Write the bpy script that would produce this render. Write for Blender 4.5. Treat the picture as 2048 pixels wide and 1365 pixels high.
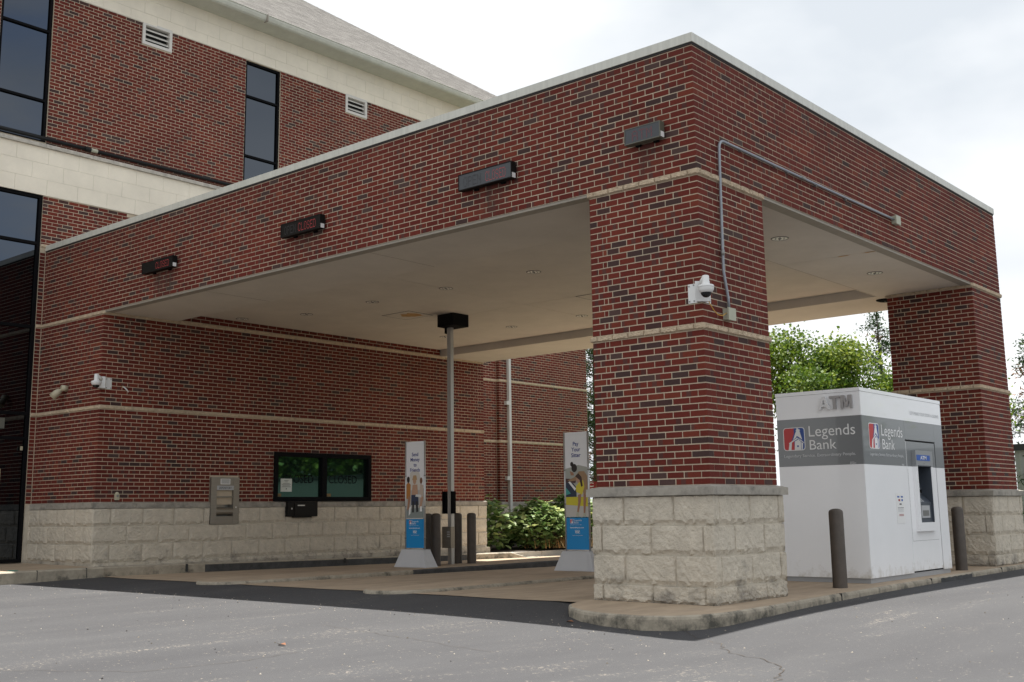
import bpy, bmesh, math, random
import numpy as np
from mathutils import Vector, Matrix
S = bpy.context.scene
for o in list(bpy.data.objects): bpy.data.objects.remove(o)
COL = S.collection
R = math.radians
# ---------------------------------------------------------------- camera
YAW, PIT, ROL = 0.7106, 0.1703, -0.0135
FPX, PPX, PPY = 2234.1, -7.23, -44.66            # focal length and principal point in 2048 px units
CP = Vector((5.7877, -9.7537, -0.2316))
cd = Vector((-math.sin(YAW)*math.cos(PIT), math.cos(YAW)*math.cos(PIT), math.sin(PIT)))
cr = Vector((math.cos(YAW), math.sin(YAW), 0)); cu = cr.cross(cd)
cx = cr*math.cos(ROL)+cu*math.sin(ROL); cy = -cr*math.sin(ROL)+cu*math.cos(ROL)
cam = bpy.data.cameras.new('camera'); camo = bpy.data.objects.new('camera', cam); COL.objects.link(camo)
camo.matrix_world = Matrix(((cx.x, cy.x, -cd.x, CP.x), (cx.y, cy.y, -cd.y, CP.y), (cx.z, cy.z, -cd.z, CP.z), (0, 0, 0, 1)))
cam.sensor_width = 36; cam.lens = FPX/2048*36
cam.shift_x = -PPX/2048; cam.shift_y = PPY/2048
cam.clip_start = 0.1; cam.clip_end = 2000
S.camera = camo
# ---------------------------------------------------------------- sky, sun, exposure
SUNV = Vector((-0.681, 1.5215, 6.058)).normalized()
EL = math.asin(SUNV.z); ROT = math.atan2(SUNV.x, SUNV.y)
W = bpy.data.worlds.new('World'); S.world = W; W.use_nodes = True
wn = W.node_tree; wn.nodes.clear()
def N(nt, t, **k):
    n = nt.nodes.new(t)
    for a, b in k.items():
        if a == 'ins':
            for i, v in b.items(): n.inputs[i].default_value = v
        else: setattr(n, a, b)
    return n
out = N(wn, 'ShaderNodeOutputWorld'); bg = N(wn, 'ShaderNodeBackground'); bg.inputs[1].default_value = 0.12
sky = N(wn, 'ShaderNodeTexSky', sky_type='NISHITA', sun_disc=False, sun_elevation=EL, sun_rotation=ROT, air_density=1.0, dust_density=1.5)
tc = N(wn, 'ShaderNodeTexCoord')
mp = N(wn, 'ShaderNodeMapping', ins={'Location': (0.9, 0.3, 0.2), 'Scale': (1.0, 1.0, 1.9)})
n1 = N(wn, 'ShaderNodeTexNoise', ins={'Scale': 2.3, 'Detail': 9.0, 'Roughness': 0.55, 'Distortion': 0.3})
n2 = N(wn, 'ShaderNodeTexNoise', ins={'Scale': 1.6, 'Detail': 6.0, 'Roughness': 0.5})
r1 = N(wn, 'ShaderNodeValToRGB'); r1.color_ramp.elements[0].position = 0.27; r1.color_ramp.elements[1].position = 0.42
r2 = N(wn, 'ShaderNodeValToRGB')
r2.color_ramp.elements[0].position = 0.40; r2.color_ramp.elements[0].color = (0.50, 0.535, 0.575, 1)
r2.color_ramp.elements[1].position = 0.66; r2.color_ramp.elements[1].color = (0.88, 0.875, 0.865, 1)
sc = N(wn, 'ShaderNodeVectorMath', operation='SCALE'); sc.inputs[3].default_value = 6.1
mx = N(wn, 'ShaderNodeMix', data_type='RGBA')
L = wn.links.new
L(tc.outputs['Generated'], mp.inputs[0]); L(mp.outputs[0], n1.inputs['Vector']); L(mp.outputs[0], n2.inputs['Vector'])
L(n1.outputs['Fac'], r1.inputs[0]); L(n2.outputs['Fac'], r2.inputs[0]); L(r2.outputs[0], sc.inputs[0])
L(r1.outputs[0], mx.inputs[0]); L(sky.outputs[0], mx.inputs[6]); L(sc.outputs[0], mx.inputs[7])
L(mx.outputs[2], bg.inputs[0]); L(bg.outputs[0], out.inputs[0])
sl = bpy.data.lights.new('sun', 'SUN'); sl.energy = 5.0; sl.angle = R(0.6); sl.color = (1.0, 0.965, 0.9)
so = bpy.data.objects.new('sun', sl); COL.objects.link(so); so.rotation_euler = SUNV.to_track_quat('Z', 'Y').to_euler(); so.location = (0, 0, 40)
S.view_settings.view_transform = 'Standard'; S.view_settings.look = 'None'; S.view_settings.exposure = 1.1; S.view_settings.gamma = 1
S.view_settings.use_curve_mapping = False
S.render.engine = 'CYCLES'
# ---------------------------------------------------------------- materials
def ramp(nt, stops):
    r = nt.nodes.new('ShaderNodeValToRGB'); e = r.color_ramp.elements
    while len(e) < len(stops): e.new(0.5)
    for i, (p, c) in enumerate(stops):
        e[i].position = p; e[i].color = (c[0], c[1], c[2], 1) if isinstance(c, (tuple, list)) else (c, c, c, 1)
    return r
def material(name, col, rough=0.7, metal=0.0, var=0.0, vs=4.0, bump=0.0, bs=60.0, spec=0.5, coat=0.0, stain=None, vscale=(1, 1, 1)):
    """principled; var: soft tone variation at scale vs; bump at scale bs; stain=(colour, scale, low, high, zlow, zhigh)"""
    m = bpy.data.materials.new(name); m.use_nodes = True; nt = m.node_tree; P = nt.nodes['Principled BSDF']; l = nt.links.new
    P.inputs['Roughness'].default_value = rough; P.inputs['Metallic'].default_value = metal
    P.inputs['Specular IOR Level'].default_value = spec; P.inputs['Coat Weight'].default_value = coat
    P.inputs['Base Color'].default_value = (*col, 1)
    g = N(nt, 'ShaderNodeNewGeometry'); last = None
    if var:
        mp = N(nt, 'ShaderNodeMapping', ins={'Scale': vscale}); l(g.outputs['Position'], mp.inputs[0])
        a = N(nt, 'ShaderNodeTexNoise', ins={'Scale': vs, 'Detail': 8.0, 'Roughness': 0.72}); l(mp.outputs[0], a.inputs['Vector'])
        r = ramp(nt, [(0.3, [c*(1-var) for c in col]), (0.7, [min(1, c*(1+var)) for c in col])]); l(a.outputs['Fac'], r.inputs[0]); last = r.outputs[0]
        l(last, P.inputs['Base Color'])
    if stain:
        sc_, ss, lo, hi, zl, zh = stain
        b = N(nt, 'ShaderNodeTexNoise', ins={'Scale': ss, 'Detail': 8.0, 'Roughness': 0.7}); l(g.outputs['Position'], b.inputs['Vector'])
        sp = N(nt, 'ShaderNodeSeparateXYZ'); l(g.outputs['Position'], sp.inputs[0])
        mr = N(nt, 'ShaderNodeMapRange', ins={'From Min': zl, 'From Max': zh, 'To Min': 0.22, 'To Max': -0.08}); l(sp.outputs[2], mr.inputs[0])
        ad = N(nt, 'ShaderNodeMath', operation='ADD'); l(b.outputs['Fac'], ad.inputs[0]); l(mr.outputs[0], ad.inputs[1])
        rr = ramp(nt, [(lo, 0.0), (hi, 1.0)]); l(ad.outputs[0], rr.inputs[0])
        mx = N(nt, 'ShaderNodeMix', data_type='RGBA'); l(rr.outputs[0], mx.inputs[0])
        if last: l(last, mx.inputs[6])
        else: mx.inputs[6].default_value = (*col, 1)
        mx.inputs[7].default_value = (*sc_, 1); l(mx.outputs[2], P.inputs['Base Color'])
    if bump:
        n = N(nt, 'ShaderNodeTexNoise', ins={'Scale': bs, 'Detail': 6.0, 'Roughness': 0.6}); l(g.outputs['Position'], n.inputs['Vector'])
        bn = N(nt, 'ShaderNodeBump', ins={'Strength': 0.6, 'Distance': bump}); l(n.outputs['Fac'], bn.inputs['Height']); l(bn.outputs[0], P.inputs['Normal'])
    return m
def drips(nt, P):
    """dark water stains on the brickwork under the lane signs and the fascia coping"""
    l = nt.links.new; g = N(nt, 'ShaderNodeNewGeometry'); sp = N(nt, 'ShaderNodeSeparateXYZ'); l(g.outputs['Position'], sp.inputs[0]); acc = None
    mp = N(nt, 'ShaderNodeMapping', ins={'Scale': (9, 9, 1.6)}); l(g.outputs['Position'], mp.inputs[0]); no = N(nt, 'ShaderNodeTexNoise', ins={'Scale': 1.0, 'Detail': 6.0, 'Roughness': 0.7}); l(mp.outputs[0], no.inputs['Vector'])
    def band(sock, c, h, soft):
        s = N(nt, 'ShaderNodeMath', operation='SUBTRACT'); l(sock, s.inputs[0]); s.inputs[1].default_value = c; a = N(nt, 'ShaderNodeMath', operation='ABSOLUTE'); l(s.outputs[0], a.inputs[0])
        m = N(nt, 'ShaderNodeMapRange', ins={'From Min': h, 'From Max': h+soft, 'To Min': 1.0, 'To Max': 0.0}); l(a.outputs[0], m.inputs[0]); return m.outputs[0]
    def mul(a, b): m = N(nt, 'ShaderNodeMath', operation='MULTIPLY'); l(a, m.inputs[0]); l(b, m.inputs[1]); return m.outputs[0]
    yb = band(sp.outputs[1], 0, .2, .05); zb = band(sp.outputs[2], 3.50, .12, .22)
    for xc, wd in ((-2.85, .10), (-6.35, .16), (-9.95, .22), (-.60, .06)):
        v = mul(mul(band(sp.outputs[0], xc, wd, .22), yb), zb)
        if acc is None: acc = v
        else: m = N(nt, 'ShaderNodeMath', operation='MAXIMUM'); l(acc, m.inputs[0]); l(v, m.inputs[1]); acc = m.outputs[0]
    top = N(nt, 'ShaderNodeMapRange', ins={'From Min': 4.15, 'From Max': 4.65, 'To Min': 0.0, 'To Max': 0.35}); l(sp.outputs[2], top.inputs[0]); zc = N(nt, 'ShaderNodeMath', operation='LESS_THAN'); l(sp.outputs[2], zc.inputs[0]); zc.inputs[1].default_value = 4.66
    t2 = mul(top.outputs[0], zc.outputs[0]); m = N(nt, 'ShaderNodeMath', operation='MAXIMUM'); l(acc, m.inputs[0]); l(t2, m.inputs[1])
    nr = N(nt, 'ShaderNodeMapRange', ins={'From Min': 0.38, 'From Max': 0.60, 'To Min': 0.0, 'To Max': 0.62}); l(no.outputs['Fac'], nr.inputs[0]); f = mul(m.outputs[0], nr.outputs[0])
    src = P.inputs['Base Color'].links[0].from_socket; mx = N(nt, 'ShaderNodeMix', data_type='RGBA'); l(f, mx.inputs[0]); l(src, mx.inputs[6]); mx.inputs[7].default_value = (.05, .038, .032, 1); l(mx.outputs[2], P.inputs['Base Color'])
def brick_material():
    m = bpy.data.materials.new('fired red brick'); m.use_nodes = True; nt = m.node_tree; P = nt.nodes['Principled BSDF']; l = nt.links.new
    at = N(nt, 'ShaderNodeAttribute', attribute_name='bk'); sp = N(nt, 'ShaderNodeSeparateColor'); l(at.outputs['Color'], sp.inputs[0])
    rnd, u, k = sp.outputs[0], sp.outputs[1], sp.outputs[2]
    base = ramp(nt, [(0.0, (.100, .0165, .0115)), (0.3, (.114, .0185, .0125)), (0.6, (.126, .021, .014)), (0.9, (.140, .025, .015)), (1.0, (.17, .038, .020))]); l(rnd, base.inputs[0])
    ks = ramp(nt, [(0.0, 0.0), (0.925, 0.0), (0.94, 1.0)]); ks.color_ramp.interpolation = 'LINEAR'; l(k, ks.inputs[0])      # wholly dark bricks
    # flashed bricks: a dark band across part of the length when 0.62<k<0.855
    m1 = N(nt, 'ShaderNodeMath', operation='MULTIPLY'); m1.inputs[1].default_value = 17.3; l(rnd, m1.inputs[0])
    f1 = N(nt, 'ShaderNodeMath', operation='FRACT'); l(m1.outputs[0], f1.inputs[0])
    s1 = N(nt, 'ShaderNodeMath', operation='SUBTRACT'); l(u, s1.inputs[0]); l(f1.outputs[0], s1.inputs[1])
    a1 = N(nt, 'ShaderNodeMath', operation='ABSOLUTE'); l(s1.outputs[0], a1.inputs[0])
    l1 = N(nt, 'ShaderNodeMapRange', ins={'From Min': 0.13, 'From Max': 0.17, 'To Min': 0.65, 'To Max': 0.0}); l(a1.outputs[0], l1.inputs[0])
    g1 = N(nt, 'ShaderNodeMath', operation='GREATER_THAN'); g1.inputs[1].default_value = 0.68; l(k, g1.inputs[0])
    mm = N(nt, 'ShaderNodeMath', operation='MULTIPLY'); l(l1.outputs[0], mm.inputs[0]); l(g1.outputs[0], mm.inputs[1])
    mxx = N(nt, 'ShaderNodeMath', operation='MAXIMUM'); l(mm.outputs[0], mxx.inputs[0]); l(ks.outputs[0], mxx.inputs[1])
    dk = ramp(nt, [(0.0, (.050, .027, .025)), (1.0, (.080, .046, .040))]); l(rnd, dk.inputs[0])
    mx = N(nt, 'ShaderNodeMix', data_type='RGBA'); l(mxx.outputs[0], mx.inputs[0]); l(base.outputs[0], mx.inputs[6]); l(dk.outputs[0], mx.inputs[7])
    g = N(nt, 'ShaderNodeNewGeometry'); no = N(nt, 'ShaderNodeTexNoise', ins={'Scale': 0.7, 'Detail': 7.0, 'Roughness': 0.65}); l(g.outputs['Position'], no.inputs['Vector'])
    n3 = N(nt, 'ShaderNodeTexNoise', ins={'Scale': 55.0, 'Detail': 5.0, 'Roughness': 0.7}); l(g.outputs['Position'], n3.inputs['Vector'])
    h = N(nt, 'ShaderNodeMapRange', ins={'From Min': 0.3, 'From Max': 0.7, 'To Min': 0.80, 'To Max': 1.22}); l(no.outputs['Fac'], h.inputs[0])
    h3 = N(nt, 'ShaderNodeMapRange', ins={'From Min': 0.3, 'From Max': 0.7, 'To Min': 0.82, 'To Max': 1.18}); l(n3.outputs['Fac'], h3.inputs[0])
    hm = N(nt, 'ShaderNodeMath', operation='MULTIPLY'); l(h.outputs[0], hm.inputs[0]); l(h3.outputs[0], hm.inputs[1])
    v = N(nt, 'ShaderNodeVectorMath', operation='SCALE'); l(mx.outputs[2], v.inputs[0]); l(hm.outputs[0], v.inputs[3]); l(v.outputs[0], P.inputs['Base Color'])
    drips(nt, P)
    bn = N(nt, 'ShaderNodeBump', ins={'Strength': 0.5, 'Distance': 0.003}); l(n3.outputs['Fac'], bn.inputs['Height']); l(bn.outputs[0], P.inputs['Normal'])
    P.inputs['Roughness'].default_value = 0.85; P.inputs['Specular IOR Level'].default_value = 0.25
    return m
def attr_material(name, attr, stops, rough=0.8, bump=0.0, bs=40, spec=0.3, trans=0.0):
    m = bpy.data.materials.new(name); m.use_nodes = True; nt = m.node_tree; P = nt.nodes['Principled BSDF']; l = nt.links.new
    at = N(nt, 'ShaderNodeAttribute', attribute_name=attr); r = ramp(nt, stops); l(at.outputs['Fac'], r.inputs[0]); l(r.outputs[0], P.inputs['Base Color'])
    P.inputs['Roughness'].default_value = rough; P.inputs['Specular IOR Level'].default_value = spec
    if bump:
        g = N(nt, 'ShaderNodeNewGeometry'); n = N(nt, 'ShaderNodeTexNoise', ins={'Scale': bs, 'Detail': 5.0}); l(g.outputs['Position'], n.inputs['Vector'])
        bn = N(nt, 'ShaderNodeBump', ins={'Strength': 0.6, 'Distance': bump}); l(n.outputs['Fac'], bn.inputs['Height']); l(bn.outputs[0], P.inputs['Normal'])
    if trans:
        o = nt.nodes['Material Output']; t = N(nt, 'ShaderNodeBsdfTranslucent'); ms = N(nt, 'ShaderNodeMixShader'); ms.inputs[0].default_value = trans
        l(r.outputs[0], t.inputs[0]); l(P.outputs[0], ms.inputs[1]); l(t.outputs[0], ms.inputs[2]); l(ms.outputs[0], o.inputs[0])
    return m
def asphalt_material():
    m = bpy.data.materials.new('sealed worn asphalt'); m.use_nodes = True; nt = m.node_tree; P = nt.nodes['Principled BSDF']; l = nt.links.new
    g = N(nt, 'ShaderNodeNewGeometry'); pos = g.outputs['Position']
    def noise(scale, det=6, rough=.6, vec=None, dist=0.0):
        n = N(nt, 'ShaderNodeTexNoise', ins={'Scale': scale, 'Detail': float(det), 'Roughness': rough, 'Distortion': dist}); l(vec or pos, n.inputs['Vector']); return n.outputs['Fac']
    mp = N(nt, 'ShaderNodeMapping', ins={'Rotation': (0, 0, 0), 'Scale': (2.0, 0.45, 1)}); l(pos, mp.inputs[0])
    big = ramp(nt, [(0.3, (.046, .0455, .0485)), (0.7, (.063, .0625, .065))]); l(noise(0.55, 7, .6, mp.outputs[0]), big.inputs[0])
    fine = N(nt, 'ShaderNodeMapRange', ins={'From Min': 0.3, 'From Max': 0.7, 'To Min': 0.72, 'To Max': 1.3}); l(noise(240, 3, .7), fine.inputs[0])
    v = N(nt, 'ShaderNodeVectorMath', operation='SCALE'); l(big.outputs[0], v.inputs[0]); l(fine.outputs[0], v.inputs[3])
    # worn streaks where the pale aggregate shows
    st = ramp(nt, [(0.55, 0.0), (0.66, 0.9)]); l(noise(1.1, 9, .66, mp.outputs[0], 0.5), st.inputs[0])
    sp = ramp(nt, [(0.57, 0.0), (0.62, 1.0)]); l(noise(30, 3, .7), sp.inputs[0])
    sp2 = ramp(nt, [(0.66, 0.0), (0.70, 0.9)]); l(noise(26, 3, .7), sp2.inputs[0])
    mu = N(nt, 'ShaderNodeMath', operation='MULTIPLY'); l(st.outputs[0], mu.inputs[0]); l(sp.outputs[0], mu.inputs[1])
    ma = N(nt, 'ShaderNodeMath', operation='MAXIMUM'); l(mu.outputs[0], ma.inputs[0]); l(sp2.outputs[0], ma.inputs[1])
    mx = N(nt, 'ShaderNodeMix', data_type='RGBA'); l(ma.outputs[0], mx.inputs[0]); l(v.outputs[0], mx.inputs[6]); mx.inputs[7].default_value = (.24, .21, .175, 1)
    l(mx.outputs[2], P.inputs['Base Color']); P.inputs['Roughness'].default_value = 0.85; P.inputs['Specular IOR Level'].default_value = 0.3
    bn = N(nt, 'ShaderNodeBump', ins={'Strength': 0.5, 'Distance': 0.004}); l(noise(170, 4, .7), bn.inputs['Height']); l(bn.outputs[0], P.inputs['Normal'])
    return m
M = {}
M['brick'] = brick_material()
M['mortar'] = material('buff mortar', (.53, .445, .33), .9, var=.22, vs=1.1, bump=.002, bs=90)
drips(M['mortar'].node_tree, M['mortar'].node_tree.nodes['Principled BSDF'])
M['band'] = material('rock faced buff stone', (.50, .40, .285), .9, var=.25, vs=14, bump=.012, bs=38)
M['stone'] = material('split faced limestone', (.555, .50, .41), .92, var=.15, vs=7, bump=.045, bs=30, stain=((.13, .12, .11), 3.0, .64, .90, -1.17, -0.55))
M['stone_joint'] = material('limestone joint', (.47, .425, .35), .92, var=.14, vs=6, bump=.004, bs=50, stain=((.12, .105, .09), 3.0, .62, .84, -1.17, -0.55))
M['cap'] = material('weathered limestone cap', (.33, .305, .262), .9, var=.22, vs=5, bump=.003, bs=60, stain=((.09, .085, .08), 4.0, .52, .80, -.5, .3))
M['cream'] = material('smooth cream limestone', (.77, .705, .585), .85, var=.08, vs=1.7, bump=.001, bs=80)
M['cream_joint'] = material('cream joint', (.78, .75, .68), .9)
M['sill'] = material('stained stone sill', (.42, .39, .34), .9, var=.35, vs=6, bump=.002, bs=50)
M['coping'] = material('off white coping metal', (.58, .58, .52), .45, var=.12, vs=3, vscale=(6, 6, .6), bump=.0005, bs=6)
M['gutter'] = material('pale green white gutter', (.52, .52, .45), .5, var=.1, vs=4)
M['soffit'] = material('painted ceiling board', (.58, .535, .47), .85, var=.08, vs=1.2, bump=.0008, bs=120)
M['soffit_line'] = material('ceiling joint', (.16, .11, .07), .9)
M['trim'] = material('drip trim', (.30, .27, .225), .7, var=.1)
M['concrete'] = material('tan worn concrete', (.37, .285, .20), .9, var=.22, vs=2.3, vscale=(2.2, .55, 1), bump=.002, bs=90)
M['kerb'] = material('weathered kerb concrete', (.34, .30, .235), .92, var=.28, vs=5, bump=.006, bs=45, stain=((.085, .08, .065), 4.5, .56, .74, -1.4, -1.0))
M['kerb_black'] = material('tyre blackened kerb', (.055, .055, .055), .85, var=.5, vs=7, bump=.004, bs=45)
M['walk'] = material('pale walk concrete', (.50, .46, .40), .9, var=.12, vs=3, bump=.002, bs=90)
M['asphalt'] = asphalt_material()
M['crack'] = material('crack filled with grit', (.05, .038, .028), .95, var=.4, vs=30)
M['white'] = material('white enamel panel', (.88, .885, .895), .22, var=.02, vs=2, spec=.5, coat=.3, bump=.0008, bs=2.2, stain=((.52, .49, .43), 6.0, .60, .95, -1.11, -0.85))
M['grey_band'] = material('grey vinyl band', (.185, .195, .20), .25, spec=.5, coat=.3, bump=.0008, bs=2.2)
M['seam'] = material('dark seam', (.03, .03, .03), .8)
M['plinth'] = material('grey plinth', (.34, .345, .355), .5, var=.05)
M['letter_white'] = material('white vinyl lettering', (.78, .78, .77), .5)
M['letter_pale'] = material('pale grey lettering', (.55, .56, .57), .5)
M['metal_letter'] = material('brushed letter metal', (.62, .60, .59), .32, metal=.8, var=.05)
M['red'] = material('logo red', (.50, .028, .03), .4)
M['blue'] = material('logo blue', (.012, .055, .27), .4)
M['atm_blue'] = material('sign blue', (.012, .09, .40), .35)
M['atm_grey'] = material('machine slate', (.06, .072, .09), .4, spec=.4)
M['atm_pale'] = material('machine bezel', (.42, .43, .44), .35)
M['black'] = material('black plastic', (.004, .004, .005), .8, spec=.08)
M['screen'] = material('dark screen glass', (.008, .010, .012), .08)
M['bollard'] = material('dark bronze bollard paint', (.075, .06, .048), .6, var=.22, vs=7, bump=.001, bs=40)
M['alu'] = material('brushed aluminium', (.50, .50, .49), .38, metal=.7)
M['alu_dark'] = material('dark aluminium', (.25, .25, .24), .4, metal=.6)  # darker aluminium tone for bolts, straps, clips and slots
M['steel'] = material('stainless steel', (.30, .275, .235), .35, metal=.7, var=.08, vs=3, vscale=(1, 1, 12))
M['frame'] = material('dark bronze frame', (.006, .006, .007), .8, spec=.08)
M['glass_sky'] = material('reflective dark glass', (.080, .090, .105), .015, metal=1.0, bump=.0006, bs=1.3)
M['glass_teal'] = material('green security glass', (.085, .16, .125), .02, metal=.9)
M['shelf'] = material('inner counter', (.10, .12, .11), .5)
M['paper'] = material('paper notice', (.62, .66, .62), .8)
M['ink'] = material('dark ink', (.03, .035, .04), .7)
M['navy'] = material('navy lettering', (.035, .045, .22), .6)
M['panel_white'] = material('sign panel white', (.74, .74, .75), .5, var=.03, vs=2)
M['panel_blue'] = material('sign panel blue', (.0, .22, .52), .45)
M['sign_base'] = material('moulded grey base', (.50, .505, .52), .55, var=.04)
M['cam_white'] = material('white camera housing', (.70, .70, .69), .4)
M['galv'] = material('galvanised conduit', (.27, .29, .32), .4, metal=.3, var=.1, vs=9)
M['jbox'] = material('beige junction box', (.40, .40, .31), .5, var=.05)
M['yellow'] = material('yellow cable', (.62, .34, .04), .5)
M['led_case'] = material('olive bronze sign case', (.10, .10, .075), .45)
M['led_face'] = material('led face slate', (.030, .034, .040), .3, spec=.6)
M['led_face_dark'] = material('led face dark', (.010, .009, .008), .6, spec=.15)
M['led_red'] = material('unlit red led', (.48, .045, .05), .5)
M['led_dim'] = material('dim red led', (.17, .035, .045), .5)
M['led_off'] = material('unlit grey led', (.03, .028, .032), .5)
M['light_trim'] = material('light trim ring', (.13, .12, .11), .5)
M['reflector'] = material('ribbed reflector', (.88, .86, .80), .35)
M['dark_box'] = material('black ceiling box', (.004, .004, .004), .7, spec=.15)
M['rust'] = material('water stain', (.46, .27, .10), .9, var=.3, vs=9)
M['pvc_white'] = material('white downspout', (.56, .56, .54), .45, var=.05)
M['pipe_black'] = material('black steel pipe', (.008, .008, .008), .5, spec=.25)
M['grille'] = material('white louvre', (.60, .575, .53), .5)
M['shingle'] = attr_material('asphalt shingles', 'lc', [(0, (.10, .093, .086)), (.3, (.125, .117, .109)), (.7, (.145, .137, .128)), (1, (.168, .159, .148))], .95)
M['leaf'] = attr_material('broad green leaves', 'lc', [(0, (.04, .085, .012)), (.4, (.10, .165, .018)), (.75, (.20, .26, .03)), (1, (.31, .35, .05))], .6, trans=.32)
M['leaf_bush'] = attr_material('shrub leaves', 'lc', [(0, (.05, .11, .03)), (.35, (.14, .22, .065)), (.7, (.30, .38, .15)), (1, (.46, .48, .17))], .5, trans=.3)
M['needle'] = attr_material('conifer needles', 'lc', [(0, (.022, .055, .018)), (.6, (.05, .095, .03)), (.93, (.08, .125, .045)), (1, (.24, .12, .06))], .7, trans=.15)
M['bark'] = material('grey brown bark', (.085, .065, .05), .95, var=.3, vs=12, bump=.01, bs=20)
M['mulch'] = material('dark mulch', (.055, .038, .026), .95, var=.5, vs=25, bump=.02, bs=40)
M['shed'] = material('grey metal siding', (.33, .34, .33), .45, var=.04)
M['shed_trim'] = material('dark roof trim', (.03, .033, .036), .5)
M['sign_red'] = material('red sign', (.33, .02, .025), .5)
M['interior'] = material('dark interior', (.03, .03, .03), .9)
M['litter_green'] = material('teal litter', (.06, .22, .17), .5)
M['dry_leaf'] = material('dry leaf', (.22, .09, .04), .8)
M['lamp_beige'] = material('beige lamp housing', (.46, .42, .30), .5)
M['grass'] = attr_material('grass blades', 'lc', [(0, (.05, .09, .02)), (1, (.13, .19, .05))], .7)
# ---------------------------------------------------------------- mesh helpers
class MB:
    def __init__(s): s.v = []; s.f = []; s.mi = []; s.bk = []; s.lc = []
    def quad(s, a, b, c, d, m=0, bk=None, lc=None):
        i = len(s.v); s.v += [tuple(a), tuple(b), tuple(c), tuple(d)]; s.f.append((i, i+1, i+2, i+3)); s.mi.append(m)
        if bk: s.bk += bk
        if lc is not None: s.lc += [lc]*4
    def poly(s, pts, m=0):
        i = len(s.v); s.v += [tuple(p) for p in pts]; s.f.append(tuple(range(i, i+len(pts)))); s.mi.append(m)
    def box(s, lo, hi, m=0):
        x0, y0, z0 = lo; x1, y1, z1 = hi; i = len(s.v)
        s.v += [(x0, y0, z0), (x1, y0, z0), (x1, y1, z0), (x0, y1, z0), (x0, y0, z1), (x1, y0, z1), (x1, y1, z1), (x0, y1, z1)]
        for q in ((0, 3, 2, 1), (4, 5, 6, 7), (0, 1, 5, 4), (1, 2, 6, 5), (2, 3, 7, 6), (3, 0, 4, 7)): s.f.append(tuple(i+k for k in q)); s.mi.append(m)
    def obox(s, o, u, n, w, z0, z1, d0, d1, m=0):
        """box on a wall: from point o along u by w=(a,b), heights z0..z1, depth d0..d1 along n"""
        o = Vector(o); u = Vector(u); n = Vector(n); i = len(s.v)
        for z in (z0, z1):
            for (a, d) in ((w[0], d0), (w[1], d0), (w[1], d1), (w[0], d1)):
                p = o+u*a+n*d; s.v.append((p.x, p.y, p.z+z))
        fl = u.cross(Vector((0, 0, 1))).dot(n) > 0
        for q in ((0, 3, 2, 1), (4, 5, 6, 7), (0, 1, 5, 4), (1, 2, 6, 5), (2, 3, 7, 6), (3, 0, 4, 7)):
            q = q if not fl else q[::-1]; s.f.append(tuple(i+k for k in q)); s.mi.append(m)
    def prism(s, pts, z0, z1, m=0, mt=None):
        """pts counter clockwise in plan; z may be functions"""
        f0 = z0 if callable(z0) else (lambda x, y: z0); f1 = z1 if callable(z1) else (lambda x, y: z1)
        n = len(pts); i = len(s.v)
        s.v += [(x, y, f0(x, y)) for x, y in pts]+[(x, y, f1(x, y)) for x, y in pts]
        s.f.append(tuple(range(i+n-1, i-1, -1))); s.mi.append(m); s.f.append(tuple(range(i+n, i+2*n))); s.mi.append(m if mt is None else mt)
        for k in range(n): s.f.append((i+k, i+(k+1) % n, i+n+(k+1) % n, i+n+k)); s.mi.append(m)
    def tube(s, pts, r, seg=10, m=0, caps=True):
        pts = [Vector(p) for p in pts]; n = len(pts); rs = r if isinstance(r, (list, tuple)) else [r]*n; i0 = len(s.v); prev = None
        for k, p in enumerate(pts):
            t = (pts[min(k+1, n-1)]-pts[max(k-1, 0)]).normalized()
            if prev is None: a = t.orthogonal().normalized()
            else: a = (prev-t*prev.dot(t)).normalized()
            prev = a; b = t.cross(a)
            for j in range(seg):
                an = 2*math.pi*j/seg; q = p+(a*math.cos(an)+b*math.sin(an))*rs[k]; s.v.append(tuple(q))
        for k in range(n-1):
            for j in range(seg):
                a0 = i0+k*seg+j; a1 = i0+k*seg+(j+1) % seg; s.f.append((a0, a1, a1+seg, a0+seg)); s.mi.append(m)
        if caps:
            s.f.append(tuple(range(i0+seg-1, i0-1, -1))); s.mi.append(m); e = i0+(n-1)*seg; s.f.append(tuple(range(e, e+seg))); s.mi.append(m)
    def lathe(s, prof, c, seg=20, m=0, axis='z'):
        c = Vector(c); i0 = len(s.v)
        for (r, z) in prof:
            for j in range(seg):
                a = 2*math.pi*j/seg; s.v.append((c.x+r*math.cos(a), c.y+r*math.sin(a), c.z+z))
        for k in range(len(prof)-1):
            for j in range(seg):
                a0 = i0+k*seg+j; a1 = i0+k*seg+(j+1) % seg; s.f.append((a0, a1, a1+seg, a0+seg)); s.mi.append(m)
    def mesh(s, name, mats, smooth=False):
        me = bpy.data.meshes.new(name); me.from_pydata(s.v, [], s.f)
        for m in (mats if isinstance(mats, (list, tuple)) else [mats]): me.materials.append(m)
        if any(s.mi): me.polygons.foreach_set('material_index', s.mi)
        if s.bk:
            a = me.color_attributes.new('bk', 'FLOAT_COLOR', 'CORNER'); a.data.foreach_set('color', np.array(s.bk, np.float32).ravel())
        if s.lc:
            a = me.attributes.new('lc', 'FLOAT', 'POINT'); a.data.foreach_set('value', np.array(s.lc, np.float32))
        if smooth: me.polygons.foreach_set('use_smooth', [True]*len(me.polygons))
        me.update(); return me
def thing(name, label, cat, loc=(0, 0, 0), group=None):
    o = bpy.data.objects.new(name, None); COL.objects.link(o); o.location = loc; o.empty_display_size = .2
    o['label'] = label; o['category'] = cat
    if group: o['group'] = group
    return o
def tag(o, label, cat, group=None, kind=None):
    if label: o['label'] = label
    if cat: o['category'] = cat
    if group: o['group'] = group
    if kind: o['kind'] = kind
    return o
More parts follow.
